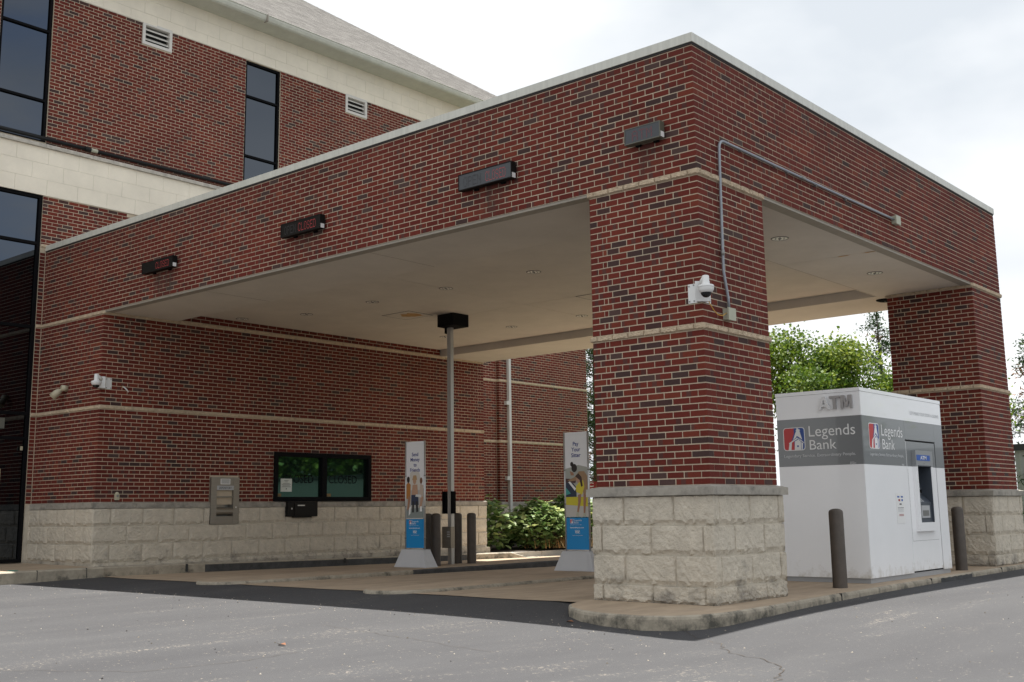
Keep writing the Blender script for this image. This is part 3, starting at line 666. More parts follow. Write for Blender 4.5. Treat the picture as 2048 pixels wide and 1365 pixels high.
# recessed lights
def can(z):
    L_ = thing('recessed_light', 'x', 'ceiling light', (0, 0, z), 'recessed lights in the canopy ceiling')
    mb = MB(); mb.lathe([(.100, .0), (.102, -.006), (.113, -.006), (.118, .002)], (0, 0, 0), 24); part('trim_ring', mb, M['light_trim'], L_, True, local=True)
    mb = MB(); pr = [(.080, -.003), (.072, .0015)]; mb.lathe([(.101, -.0035), (.075, -.0022), (.0001, -.0022)], (0, 0, 0), 24); rf = part('reflector', mb, M['reflector'], L_, True, local=True)
    mb = MB()
    for a in range(6): an = a*math.pi/3; mb.box((.062*math.cos(an)-.008, .062*math.sin(an)-.008, -.0062), (.062*math.cos(an)+.008, .062*math.sin(an)+.008, -.0025))
    part('ribs', mb, M['seam'], rf, local=True, kind='stuff')
    mb = MB(); mb.lathe([(.0001, -.012), (.02, -.010), (.026, -.003)], (0, 0, 0), 12); part('lamp', mb, M['light_trim'], rf, True, local=True)
    return L_
can0 = can(ZR)
LP = [(-11.44, 2.62, ZR, 'small round ceiling light close to the teller wall band'), (-10.22, 3.16, ZR, 'round ceiling light left of the rust stained hatch, second from teller wall'), (-8.46, 3.18, ZR, 'round ceiling light just above the rust stained hatch'),
 (-6.71, 3.21, ZR, 'round ceiling light on the ceiling seam, above right of the black box'), (-4.86, 3.23, ZR, 'round ceiling light in front row, nearest the front column'),
 (-10.31, 6.91, ZR, 'round ceiling light half hidden behind the aluminium post'), (-8.49, 6.93, ZR, 'round ceiling light right of the black ceiling box, in rear row'), (-6.72, 6.91, ZR, 'round ceiling light beside the front column edge, rear row'),
 (-.78, 3.33, ZS, 'largest round ceiling light just right of the front column'), (-.77, 6.34, ZS, 'round ceiling light in the right bay, near the rear column')]
for i, (x, y, z, lb) in enumerate(LP):
    c = can0 if i == 0 else copy_tree(can0); c.location = (x, y, z-.001); c['label'] = lb
t = thing('cone_speaker', 'dark round flush fitting under the rear soffit beside rear column', 'ceiling fitting', (-1.62, 8.75, ZS)); mb = MB(); mb.lathe([(.02, -.03), (.10, -.03), (.15, -.012), (.155, -.001)], (-1.55, 8.62, ZS), 20); part('shade', mb, M['frame'], t, True)
mb = MB(); mb.lathe([(.0001, -.026), (.099, -.029)], (-1.55, 8.62, ZS), 20); part('diffuser', mb, M['atm_grey'], t, True)
# ================================================================ teller building
T = wing = thing('teller_building', 'low brick teller building with drive-up window and limestone base', 'building', (-12.8, 4.8, -1.1))
win = (3.655, 6.14, .005, .948)          # along y
dep = (2.228, 2.84, -.402, .446); drw = (3.93, 4.665, -.288, .0)
mb = MB(); E = V-.0
mb.box((-U+.05, .13, -1.3), (XW-.14, E-.13, ZF+.3))
skin(mb, (XW, 0, 0), uy, ux, 0, E, -.05, ZF+.25, [win], rev=.10); skin(mb, (XW, 0, 0), nx_, ny_, 0, U+XW, -.05, ZF, []); skin(mb, (XW, E, 0), nx_, uy, 0, U+XW, -.05, 4.6, [])
part('wall_core', mb, M['mortar'], T)
H = [(win[0]+.004, win[1]-.004, win[2]-.02, win[3]-.006), (dep[0]-.004, dep[1]+.004, dep[2], dep[3]+.01)]
PL = U+XW+.0
for (z0, nn, par, lh) in ((0.0, 23, 0, None), (ZB2T, 23, 1, None)):
    brickcorner(T, (XW, 0, 0), nx_, ny_, uy, ux, z0, nn, par=par)
    brickface(T, (XW, 0, 0), nx_, ny_, PL, z0, nn, 8*IN, 4*IN, .002, .002, par=par)
    brickface(T, (XW, 0, 0), uy, ux, E, z0, nn, 4*IN, 8*IN, 8*IN, 4*IN, par=par, holes=H)
    brickcorner(T, (XW, E, 0), nx_, uy, ny_, ux, z0, nn, longs=(3.625, 7.625), shorts=(7.625, 3.625), par=par)
brickface(T, (XW, 0, 0), uy, ux, E, ZF, 3, 4*IN, 8*IN, 0, 0, par=0)
for zb in (ZB2, ZB1):
    R_ = [(a, b, zb+.004, zb+CO-.004) for a, b in bond(PL, 24*IN, .2, .006)]; stones(T, 'band_stone', 'band', R_, (XW, 0, 0), nx_, ny_, .022)
    R_ = [(a-.018*(a < .01), b, zb+.004, zb+CO-.004) for a, b in bond(E, 24*IN, .15, .006)]; stones(T, 'band_stone', 'band', R_, (XW, 0, 0), uy, ux, .022)
# cap: lengths of limestone ledge
def ledge(T, o, u, n, a, b, prj=.05, mat='cap', z0=-.1, z1=0, slope=.012):
    o = Vector(o); u = Vector(u); n = Vector(n); mb = MB(); P = lambda s, e, z: o+u*s+n*e+Z*z; g_ = .0025
    A = [P(a+g_, -.02, z0), P(a+g_, prj, z0), P(a+g_, prj, z1-slope), P(a+g_, 0, z1), P(a+g_, -.02, z1)]; B = [P(b-g_, -.02, z0), P(b-g_, prj, z0), P(b-g_, prj, z1-slope), P(b-g_, 0, z1), P(b-g_, -.02, z1)]
    i = 0; mb.v = [tuple(p) for p in A+B]; n5 = 5
    for k in range(5): mb.f.append((k, (k+1) % 5, 5+(k+1) % 5, 5+k)); mb.mi.append(0)
    mb.f += [(4, 3, 2, 1, 0), (5, 6, 7, 8, 9)]; mb.mi += [0, 0]
    if u.cross(n).dot(Z) > 0: mb.f = [f[::-1] for f in mb.f]
    part('ledge_stone', mb, M[mat], T)
for a, b in ((-.05, .75), (.75, 1.5), (1.5, 2.226), (2.842, 3.925), (4.67, 5.6), (5.6, 6.7), (6.7, 7.8), (7.8, 8.9), (8.9, E+.05)): ledge(T, (XW, 0, 0), uy, ux, a, b, .045)
for a, b in ((-.045, .9), (.9, 1.6), (1.6, PL)): ledge(T, (XW, 0, 0), nx_, ny_, a, b, .05)
mb = MB(); e = .02
mb.box((-U+.02, -e, -1.35), (XW+e, .3, -.099)); mb.box((XW-.4, .3, -1.35), (XW+e, 2.226, -.099)); mb.box((XW-.4, 2.84, -1.35), (XW+e, E+e, -.099)); mb.box((XW-.4, 2.226, -1.35), (XW+e, 2.84, -.41)); part('base_core', mb, M['stone_joint'], T)
for k, (z0, z1) in enumerate([(-.395, -.105), (-.695, -.405), (-.995, -.705)]):
    R_ = []
    for a, b in bond(E+.045, 24*IN, (.33, .02, .33)[k], .012):
        a0 = a if a > .02 else -.04
        for (p, q) in cut(a0, b, z0, z1, [(dep[0]+.0, dep[1]-.0, dep[2], 1)]+([(drw[0]-.02, drw[1]+.02, -.30, 1)] if k == 0 and False else [])): R_.append((p, q, z0, z1))
    stones(T, 'base_stone', 'stone', R_, (XW+.019, 0, 0), uy, ux, .026)
    R_ = [(a if a > .02 else -.035, b, z0, z1) for a, b in bond(PL, 24*IN, (.02, .33, .02)[k], .012)]; stones(T, 'base_stone', 'stone', R_, (XW, -.019, 0), nx_, ny_, .030)
R_ = [(a, b, min(-1.04, ktop((a+b)/2)-.004)-.03, -1.004) for a, b in bond(E+.045, 24*IN, .02, .012)]; stones(T, 'base_stone', 'stone', R_, (XW+.019, 0, 0), uy, ux, .026)
mb = MB(); mb.box((XW-.02, -.07, -1.3), (XW+.09, E+.08, -1.046)); part('footing', mb, M['stone_joint'], T)
# teller window
mb = MB(); x = XW; f = .075
a, b, c, d_ = win
def frame_rect(mb, o, u, n, a, b, c, e, w, d0, d1, m=0):
    mb.obox(o, u, n, (a, a+w), c, e, d0, d1, m); mb.obox(o, u, n, (b-w, b), c, e, d0, d1, m); mb.obox(o, u, n, (a+w, b-w), c, c+w, d0, d1, m); mb.obox(o, u, n, (a+w, b-w), e-w, e, d0, d1, m)
frame_rect(mb, (x, 0, 0), uy, ux, a, b, c, d_, .085, -.09, .035); mid = 4.90
mb.obox((x, 0, 0), uy, ux, (mid-.06, mid+.06), c+.085, d_-.085, -.09, .02)
wf = part('window', mb, M['frame'], T); wf['label'] = 'dark framed drive-up teller window with two CLOSED panes'
for (p, q) in ((a+.085, mid-.06), (mid+.06, b-.085)):
    mb = MB(); mb.obox((x, 0, 0), uy, ux, (p, q), c+.085, d_-.085, -.06, -.045); part('pane', mb, M['glass_teal'], wf)
text('CLOSED', (x-.045, 0, 0), uy, ux, (3.93, 4.66, .36, .52), M['black'], wf, off=-.004)
text('CLOSED', (x-.045, 0, 0), uy, ux, (5.06, 5.80, .36, .52), M['black'], wf, off=-.004)
mb = MB(); mb.obox((x, 0, 0), uy, ux, (3.86, 4.13, ), .19, .44, -.043, -.041); nt_ = part('notice', mb, M['paper'], wf)
mb = MB()
for k, (s, w_) in enumerate(((.40, .06), (.375, .035), (.345, .09), (.325, .12), (.30, .10), (.28, .12))): mb.obox((x, 0, 0), uy, ux, (3.995-w_*.9, 3.995+w_*.9), s, s+.007, -.0405, -.040)
mb.obox((x, 0, 0), uy, ux, (3.985, 4.01), .235, .255, -.0405, -.040); part('lettering', mb, M['ink'], nt_)
mb = MB(); mb.obox((x, 0, 0), uy, ux, (a+.09, a+.22), c+.09, c+.15, -.043, -.041); mb.obox((x, 0, 0), uy, ux, (mid+.08, mid+.22), c+.09, c+.15, -.043, -.041); part('sticker', mb, material('amber sticker', (.20, .12, .03), .5), wf)
mb = MB(); mb.obox((x, 0, 0), uy, ux, (drw[0], drw[1]), drw[2], drw[3], -.02, .10); mb.obox((x, 0, 0), uy, ux, (drw[0]+.14, drw[1]-.16), drw[2]-.02, drw[2], -.02, .12)
mb.obox((x, 0, 0), uy, ux, (drw[0]+.16, drw[1]-.14), drw[2]+.02, drw[3]-.03, .10, .112); dr = part('deal_drawer', mb, M['led_face_dark'], T); dr['label'] = 'black pull-out transaction drawer under the window'
mb = MB(); mb.obox((x, 0, 0), uy, ux, (drw[0]+.23, drw[0]+.40), -.085, -.065, .112, .12); part('handle', mb, M['alu'], dr)
mb = MB(); mb.obox((x, 0, 0), uy, ux, (drw[0]+.085, drw[0]+.11), -.15, -.12, .10, .108); part('lock', mb, M['alu'], dr)
# night depository
o = (x, 0, 0); a, b, c, e = dep; mb = MB(); w = .125
mb.obox(o, uy, ux, (a, a+w), c, e, -.10, .05); mb.obox(o, uy, ux, (b-w, b), c, e, -.10, .05); mb.obox(o, uy, ux, (a+w, b-w), c, c+.14, -.10, .045); mb.obox(o, uy, ux, (a+w, b-w), e-.235, e, -.10, .045)
dp = part('night_depository', mb, M['steel'], T); dp['label'] = 'stainless steel depository unit set into the wall'
mb = MB(); mb.obox(o, uy, ux, (a+w, b-w), c+.14, e-.235, -.12, -.10); part('recess', mb, M['alu_dark'], dp)
mb = MB(); mb.obox(o, uy, ux, (a+w, b-w-.01), .075, .105, -.10, .04); part('handle_bar', mb, M['steel'], dp)
mb = MB(); mb.obox(o, uy, ux, (a+w+.01, b-w-.13), -.10, .07, -.10, -.03); mb.tube([(x-.02, a+w, -.17), (x-.02, b-w, -.17)], .07, 12); part('hopper', mb, M['steel'], dp, False)
mb = MB(); mb.obox(o, uy, ux, (a+w, b-w), e-.235, e-.155, .046, .052); sgn = part('name_plate', mb, M['atm_pale'], dp); text('DEPOSITORY', (x+.052, 0, 0), uy, ux, (a+w+.045, b-w-.045, e-.215, e-.175), M['ink'], dp, off=.004)
mb = MB(); mb.obox(o, uy, ux, (a+.20, a+.41), e-.13, e-.03, .046, .049); part('instruction_label', mb, M['letter_white'], dp)
mb = MB()
for k in range(4): mb.obox(o, uy, ux, (a+.215, a+.395), e-.052-.02*k, e-.043-.02*k, .0492, .0498)
part('lettering', mb, M['ink'], dp)
mb = MB(); mb.obox(o, uy, ux, (a+w+.01, b-w-.17), .14, .20, -.098, -.09); part('small_label', mb, material('tan label', (.42, .27, .14), .6), dp)
mb = MB(); mb.lathe([(.0001, .0), (.014, .0)], (0, 0, 0), 10); mb.v = [(x+.051, b-.065+vx, -.10+vy) for vx, vy, vz in mb.v]; part('lock', mb, M['letter_white'], dp)
# ================================================================ main building
T = bank = thing('bank_building', 'tall brick bank building with cream stone bands, dark windows and shingled hip roof', 'building', (-18, 4, -1.1))
XL, XU = -13.93, -14.03; YE, YS = 16.53, -9.0; EV = 10.60
mb = MB(); mb.box((-30, YS+.1, -1.4), (-14.30, YE-.15, 10.7)); part('wall_core', mb, M['interior'], T)
up = [(-1.075, -.075, 6.75, 9.85), (4.40, 5.36, 6.75, 9.80)]; vents = [(1.82, 2.51, 9.36, 9.85), (7.31, 8.0, 9.36, 9.83)]
low = [(-2.4, -.115, -1.02, 5.69)]
mb = MB(); skin(mb, (XU, 0, 0), uy, ux, YS, YE, 6.6, 9.83, up+[(v[0], v[1], v[2], 9.83) for v in vents], rev=.16); skin(mb, (XL, 0, 0), uy, ux, YS, 0, -.05, 5.7, low, rev=.14)
skin(mb, (XL, 0, 0), uy, ux, 0, 12.62, 4.5, 5.7); skin(mb, (XL, 0, 0), uy, ux, V, 12.62, -.05, 4.5); skin(mb, (XL+.10, 0, 0), uy, ux, 12.62, YE, -.05, 5.7)
skin(mb, (XL, YE, 0), nx_, uy, 0, 8, -.05, 10.6); skin(mb, (XL, 12.62, 0), ux, ny_, 0, .10, -.05, 5.7)
part('wall_skin', mb, M['mortar'], T)
nU = int(round((9.81-6.72)/CO)); z0u = 9.81-nU*CO
Hu = [(h[0], h[1], h[2]-.2, h[3]+.1) for h in up]+[(v[0], v[1], v[2], 10) for v in vents]
brickface(T, (XU, -.07, 0), uy, ux, 13.27, z0u, nU, .0, 4*IN, holes=[(h[0]+.07, h[1]+.07, h[2], h[3]) for h in Hu if h[0] > -.05], hdr=True)
brickface(T, (XU, -1.08, 0), ny_, ux, 2.0, z0u, nU, .0, 4*IN, hdr=True)
zt5 = 5.68; nL = int((zt5-ZC1)/CO)+1
brickface(T, (XL, -.113, 0), uy, ux, 6.1, zt5-nL*CO, nL, 0, 4*IN, holes=[(1.73, 2.01, 5.60, 5.8)], hdr=True)
for (z0, nn) in ((0.0, 23), (ZB2T, 23), (ZF, 20)): brickface(T, (XL, -.113, 0), uy, ux, .108, z0, nn, 0, 0)
for (z0, nn, par) in ((0.0, 23, 0), (ZB2T, 23, 1), (ZF, 35, 0)):
    brickface(T, (XL, V+.3, 0), uy, ux, 12.62-V-.3, z0, nn, 0, 4*IN, par=par, hdr=True)
    brickface(T, (XL+.10, 12.62, 0), uy, ux, YE-12.62, z0, nn, 0, 4*IN, par=par, hdr=True)
    brickface(T, (XL, 12.62, 0), ux, ny_, .095, z0, nn, 0, 0)
for zb in (ZB2, ZB1):
    R_ = [(a, b, zb+.004, zb+CO-.004) for a, b in bond(2.5, 24*IN, .2, .006)]; stones(T, 'band_stone', 'band', R_, (XL, 12.62-2.5, 0), uy, ux, .022)
    R_ = [(a, b, zb+.004, zb+CO-.004) for a, b in bond(YE-12.62, 24*IN, .1, .006)]; stones(T, 'band_stone', 'band', R_, (XL+.10, 12.62, 0), uy, ux, .022)
    stones(T, 'band_stone', 'band', [(0, .113, zb+.004, zb+CO-.004)], (XL, -.113, 0), uy, ux, .022)
stones(T, 'band_stone', 'band', [(0, .5, zb+.004, zb+CO-.004) for zb in (4.70,)], (XL, -.113, 0), uy, ux, .022)
for a, b in ((V+.1, 11.2), (11.2, 12.6), (12.62, 14), (14, 15.3), (15.3, YE)): ledge(T, (XL+(.10 if a > 12.6 else 0), 0, 0), uy, ux, a, b, .045)
mb = MB(); mb.box((-14.4, V, -1.35), (XL+.02, 12.62, -.099)); mb.box((-14.4, 12.62, -1.35), (XL+.12, YE, -.099)); mb.box((-14.1, -.113, -1.35), (XL+.02, -.0, -.02)); part('base_core', mb, M['stone_joint'], T)
for k, (z0, z1) in enumerate([(-.395, -.105), (-.695, -.405), (-.995, -.705)]):
    R_ = [(a, b, z0, z1) for a, b in bond(YE-12.62, 24*IN, (.3, 0, .3)[k])]; stones(T, 'base_stone', 'stone', R_, (XL+.12, 12.62, 0), uy, ux, .03)
    R_ = [(a, b, z0, z1) for a, b in bond(12.6-V, 24*IN, (.3, 0, .3)[k])]; stones(T, 'base_stone', 'stone', R_, (XL+.02, V, 0), uy, ux, .03)
# cream bands of smooth blocks
def blocks(T, o, u, n, a, b, rows, w=.61, off=.3, d=.02):
    for k, (z0, z1) in enumerate(rows):
        for p, q in bond(b-a, w, off*(k % 2)+.12, .006):
            mb = MB(); mb.obox(o, u, n, (a+p, a+q), z0+.003, z1-.003, -.05, d+random.uniform(-.0012, .0012)); part('band_block', mb, M['cream'], T)
mb = MB(); mb.box((-14.2, YS, 5.69), (XL+.014, 6.0, 6.60)); part('band_core', mb, M['cream_joint'], T)
blocks(T, (XL, 0, 0), uy, ux, -3.0, 4.6, [(5.69, 5.99), (5.99, 6.295), (6.295, 6.60)])
mb = MB(); mb.box((-14.3, YS, 9.81), (XU+.014, YE, 10.58)); part('band_core', mb, M['cream_joint'], T)
blocks(T, (XU, 0, 0), uy, ux, -1.4, 13.0, [(9.815, 10.03), (10.03, 10.335), (10.335, 10.58)])
for i in range(9): ledge(T, (XU, 0, 0), uy, ux, -3+i*.95, -3+(i+1)*.95, .17, 'sill', 6.60, 6.72, .05)
# windows on the upper wall, glazed wall beside the entrance
def glazed(label, o, u, n, a, b, c, e, mull, verts=(), w=.05, dep_=(-.11, -.03), mat='glass_sky', tilt=0):
    mb = MB(); frame_rect(mb, o, u, n, a, b, c, e, w, *dep_)
    zs = [c]+list(mull)+[e]
    for z in mull: mb.obox(o, u, n, (a+w, b-w), z-w*.45, z+w*.45, *dep_)
    us = [a]+list(verts)+[b]
    for vv in verts: mb.obox(o, u, n, (vv-w/2, vv+w/2), c+w, e-w, dep_[0], dep_[1]-.004)
    fr = part('window', mb, M['frame'], T); fr['label'] = label
    for i in range(len(us)-1):
        for j in range(len(zs)-1):
            mb = MB(); mb.obox(o, u, n, (us[i]+w*.4, us[i+1]-w*.4), zs[j]+w*.4, zs[j+1]-w*.4, dep_[0]+.02, dep_[0]+.035); part('pane', mb, M[mat], fr)
    return fr
glazed('dark reflective upper window at the left edge', (XU, 0, 0), uy, ux, -1.07, -.08, 6.74, 12.2 if False else 9.85, (7.575, 8.975))
glazed('tall narrow dark window above the canopy', (XU, 0, 0), uy, ux, 4.405, 5.355, 6.74, 9.80, (7.60, 8.985))
cw = glazed('full height dark entrance glazing', (XL, 0, 0), uy, ux, -2.4, -.115, -1.02, 5.69, (1.167, 1.615, 3.205, 4.77), (-1.18,), .06, (-.10, -.02))
mb = MB(); mb.obox((XL, 0, 0), uy, ux, (-.75, -.57), .22, .62, -.062, -.058); nt2 = part('notice', mb, material('cream notice', (.42, .36, .22), .8), cw)
mb = MB(); mb.obox((XL, 0, 0), uy, ux, (-.69, -.55), 1.33, 1.52, -.062, -.058); part('notice', mb, material('dim notice', (.12, .12, .10), .8), cw)
mb = MB(); mb.obox((XL, 0, 0), uy, ux, (-.26, -.22), .95, 1.02, -.02, .0); part('door_sensor', mb, M['lamp_beige'], cw)
for i, v in enumerate(vents):
    o = (XU, 0, 0); a, b, c, e = v; mb = MB(); frame_rect(mb, o, uy, ux, a, b, c, e, .065, -.10, .02); gr = part('wall_vent', mb, M['grille'], T); gr['label'] = ('white louvred wall vent nearer the left window', 'white louvred wall vent right of the tall window')[i]
    mb = MB(); mb.obox(o, uy, ux, (a+.06, b-.06), c+.06, e-.06, -.14, -.12); part('backing', mb, M['seam'], gr)
    for k in range(3):
        z = c+.105+k*.105; mb = MB(); P = [(XU+.0, a+.065, z), (XU+.0, b-.065, z), (XU-.075, b-.065, z+.065), (XU-.075, a+.065, z+.065)]; Q = [(p[0], p[1], p[2]+.014) for p in P]
        mb.poly(P[::-1]); mb.poly(Q); mb.poly([P[0], P[1], Q[1], Q[0]]); mb.poly([P[0], Q[0], Q[3], P[3]]); mb.poly([P[1], P[2], Q[2], Q[1]]); part('slat', mb, M['grille'], gr)
# eaves, gutter, roof
XG = -13.52; mb = MB(); mb.box((XU-.02, YS, 10.578), (XG-.02, YE+.5, 10.60)); mb.box((XU-.02, YE, 10.578), (-30, YE+.5, 10.60)) if False else None; part('eave_soffit', mb, M['gutter'], T)
mb = MB(); ya, yb = YS, YE+.55
prof = [(XG-.02, 10.575), (XG+.02, 10.57), (XG+.06, 10.60), (XG+.085, 10.66), (XG+.085, 10.70), (XG+.10, 10.705), (XG+.10, 10.715), (XG-.02, 10.71)]
gs = [YS, -4, 4.5, 11.0, yb]
for a, b in zip(gs[:-1], gs[1:]):
    mb = MB(); n_ = len(prof); mb.v = [(x, a+.001, z) for x, z in prof]+[(x, b-.001, z) for x, z in prof]
    for k in range(n_): mb.f.append((k, n_+k, n_+(k+1) % n_, (k+1) % n_)); mb.mi.append(0)
    mb.f += [tuple(range(n_)), tuple(range(2*n_-1, n_-1, -1))]; mb.mi += [0, 0]; mb.f = [f[::-1] for f in mb.f]; part('gutter', mb, M['gutter'], T)
mb = MB(); mb.box((XG-.022, 4.49, 10.565), (XG+.112, 4.52, 10.72)); part('gutter_joint', mb, M['trim'], T)
# hip roof: courses of shingle tabs
SL = .72; x0, yE = XG+.05, YE+.60; mb = MB(); r = random.Random(2); Wd = 9.0; st = .128
ev = MB(); nco = int(Wd/st)
for i in range(nco):
    d0 = i*st; d1 = d0+st+.012; zA = 10.70+SL*d0+.005; zB = 10.70+SL*d1; xA = x0-d0; xB = x0-d1; ye0 = yE-d0
    y = YS-2-r.random()*.3
    while y < ye0:
        w_ = .305*r.choice((.5, .75, 1)); y2 = min(y+w_, ye0); lc = r.choice((0.05, .2, .35, .5, .6, .75, .95)); 
        if y2 > -2 :
            dz = r.choice((0, .0015)); yb0 = min(y2, yE-d1) if y2 >= ye0-.001 else y2
            mb.quad((xA, y+.003, zA+dz), (xA, y2-.003, zA+dz), (xB, max(y+.003, min(yb0, y2)-.003), zB), (xB, y+.003, zB), lc=lc)
            mb.quad((xA, y+.003, zA-.006), (xA, y2-.003, zA-.006), (xA, y2-.003, zA+dz), (xA, y+.003, zA+dz), lc=0)
        y = y2
part('roof_shingles', mb, M['shingle'], T, kind='stuff')
mb = MB(); k = Wd+.1; mb.poly([(x0, YS-2, 10.69), (x0, yE, 10.69), (x0-k, yE-k, 10.69+SL*k), (x0-k, YS-2, 10.69+SL*k)]); mb.poly([(x0, yE, 10.69), (x0-2*k, yE, 10.69), (x0-2*k, yE-.01, 10.69), (x0-k, yE-k, 10.69+SL*k)]); mb.poly([(x0-2*k, YS-2, 10.69), (x0-k, YS-2, 10.69+SL*k), (x0-k, yE-k, 10.69+SL*k), (x0-2*k, yE, 10.69)])
part('roof_deck', mb, material('roof felt', (.17, .15, .14), .95), T)
# downspout
mb = MB(); dx = XL+.10; mb.box((dx+.006, 12.93, -.55), (dx+.086, 13.02, 10.5)); mb.box((dx+.006, 12.93, -.62), (dx+.20, 13.02, -.55)); ds = part('downspout', mb, M['pvc_white'], T); ds['label'] = 'white rectangular downspout on the rear wall'
for z in (.62, 2.62): mb = MB(); mb.box((dx+.004, 12.82, z-.05), (dx+.09, 12.925, z+.05)); part('strap', mb, M['pvc_white'], ds)
# black roof-edge pipe lying above the cream ledge
t = thing('roof_pipe', 'black steel pipe with pale coupling resting along cream stone ledge', 'pipe', (-13.95, 2, 6.72))
zp = 6.80; mb = MB(); mb.tube([(-13.95, -3, zp), (-13.95, .66, zp)], .038, 12); part('pipe_length', mb, M['pipe_black'], t, True)
mb = MB(); mb.tube([(-13.95, .92, zp), (-13.95, 4.6, zp)], .038, 12); part('pipe_length', mb, M['pipe_black'], t, True)
mb = MB(); mb.tube([(-13.95, .66, zp), (-13.95, .78, zp)], .046, 12); part('coupling', mb, M['pipe_black'], t, True)
mb = MB(); mb.tube([(-13.95, .78, zp), (-13.95, .92, zp)], .041, 12); part('coupling', mb, M['jbox'], t, True)
# ================================================================ machine kiosk
T = kiosk = thing('atm_kiosk', 'white cash machine kiosk with grey band, red and blue logo', 'cash machine kiosk', (-.58, 5.07, ZI))
ax0, ay0, ay1, az0, az1 = -1.155, 3.70, 6.45, -1.107, 1.24; g0, g1 = .283, .892; dy0, dy1 = 5.07, 6.13; dz1 = .63
mb = MB(); mb.box((ax0+.02, ay0+.02, ZI-.01), (-.02, ay1-.02, az0)); part('plinth', mb, M['plinth'], T)
mb = MB(); mb.box((ax0+.01, ay0+.01, az0), (-.20, ay1-.01, az1-.05)); mb.box((-.20, ay0+.01, az0), (-.01, dy0, az1-.05)); mb.box((-.20, dy1, az0), (-.01, ay1-.01, az1-.05)); mb.box((-.2, dy0, dz1), (-.01, dy1, az1-.05)); part('cabinet_core', mb, M['seam'], T)
mb = MB(); mb.box((ax0-.004, ay0-.004, az1-.045), (.004, ay1+.004, az1)); part('roof_cap', mb, M['white'], T)
gp = .0025
def kpanel(name, fx, a, b, c, e, mat, d=.0):
    mb = MB()
    if fx == 'f': mb.box((a+gp*.4, ay0-d, c), (b-gp*.4, ay0+.012, e))
    else: mb.box((-.012, a+gp*.4, c), (d, b-gp*.4, e))
    return part(name, mb, M[mat], T)
kpanel('side_panel', 'f', ax0, 0-.0, az0, g0, 'white'); kpanel('grey_band', 'f', ax0, -.0, g0, g1, 'grey_band', .001); kpanel('side_panel', 'f', ax0, -.0, g1, az1-.048, 'white')
for (a, b) in ((ay0+.013, dy0-.004), (dy1+.004, ay1)): kpanel('front_panel', 'r', a, b, az0, g0, 'white'); kpanel('grey_band', 'r', a, b, g0, g1 if True else 0, 'grey_band', .001)
kpanel('front_panel', 'r', ay0+.013, ay1, g1, az1-.048, 'white'); kpanel('grey_band', 'r', dy0-.003, dy1+.003, dz1+.01, g1, 'grey_band', .001)
# door of the machine with recessed fascia
my0, my1, mz0, mz1 = 5.32, 5.80, -.46, .30          # screen recess
sy0, sy1, sz0, sz1 = 5.27, 5.88, -.575, .50          # proud surround
mb = MB()
for (a, b, c, e, m) in ((dy0+.012, sy0, az0+.02, g0, 0), (sy1, dy1-.012, az0+.02, g0, 0), (sy0, sy1, az0+.02, sz0, 0)): mb.box((-.03, a, c), (-.004, b, e), m)
for (a, b, c, e, m) in ((dy0+.012, sy0, g0, dz1-.012, 1), (sy1, dy1-.012, g0, dz1-.012, 1), (sy0, sy1, sz1, dz1-.012, 1)): mb.box((-.03, a, c), (-.004, b, e), m)
door = part('door', mb, [M['white'], M['grey_band']], T); door['label'] = 'hinged service door around the cash machine'
mb = MB(); mb.box((-.05, dy0+.008, az0+.05), (-.006, dy0+.012, dz1)); mb.box((-.012, dy0+.004, g0), (-.001, dy0+.012, dz1-.012)); part('door_edge', mb, M['white'], door)
mb = MB(); mb.box((-.0045, 5.10, -.70), (-.0035, 6.05, -.697)); mb.box((-.0045, 5.10, -.70), (-.0035, 5.104, .25)); part('door_seam', mb, M['seam'], door)
mb = MB(); pr = .05
for (a, b, c, e, m) in ((sy0, my0, sz0, g0, 0), (my1, sy1, sz0, g0, 0), (my0, my1, sz0, mz0, 0)): mb.box((-.03, a, c), (pr, b, e), m)
for (a, b, c, e, m) in ((sy0, my0, g0, sz1, 1), (my1, sy1, g0, sz1, 1), (my0, my1, mz1, sz1, 1)): mb.box((-.03, a, c), (pr, b, e), m)
sur = part('surround', mb, [M['white'], material('grey bezel', (.27, .28, .29), .35)], T)
mb = MB(); mb.box((-.30, my0, mz0), (-.24, my1, mz1)); mb.box((-.24, my0, mz0), (pr-.004, my0+.012, mz1)); mb.box((-.24, my1-.012, mz0), (pr-.004, my1, mz1)); mb.box((-.24, my0, mz1-.012), (pr-.004, my1, mz1)); rec = part('recess', mb, M['atm_grey'], T)
def wedge(mb, x0, z0, x1, z1, a, b, xb=-.24):
    mb.poly([(x0, a, z0), (x0, b, z0), (x1, b, z1), (x1, a, z1)]); mb.poly([(x0, a, z0), (x1, a, z1), (xb, a, z1), (xb, a, z0)][::1]); mb.poly([(x0, b, z0), (xb, b, z0), (xb, b, z1), (x1, b, z1)])
ya, yb_ = my0+.012, my1-.012
mb = MB(); wedge(mb, .02, mz0, .02, -.20, ya, yb_); wedge(mb, .02, -.20, -.10, -.08, ya, yb_); wedge(mb, -.09, -.08, -.10, .01, ya, yb_); wedge(mb, -.10, .01, -.2, .28, ya, yb_); part('control_fascia', mb, M['atm_grey'], rec)
mb = MB(); mb.poly([(-.098, ya+.03, .03), (-.098, yb_-.10, .03), (-.188, yb_-.10, .26), (-.188, ya+.03, .26)]); scn = part('screen', mb, M['screen'], rec)
mb = MB()
for (a, b) in ((ya+.015, ya+.03), (yb_-.10, yb_-.085)): mb.poly([(-.096, a, .02), (-.096, b, .02), (-.188, b, .27), (-.188, a, .27)])
part('screen_bezel', mb, M['atm_pale'], rec)
mb = MB(); mb.box((-.10, ya+.02, -.075), (-.075, yb_-.12, .005)); part('card_reader', mb, M['atm_pale'], rec)
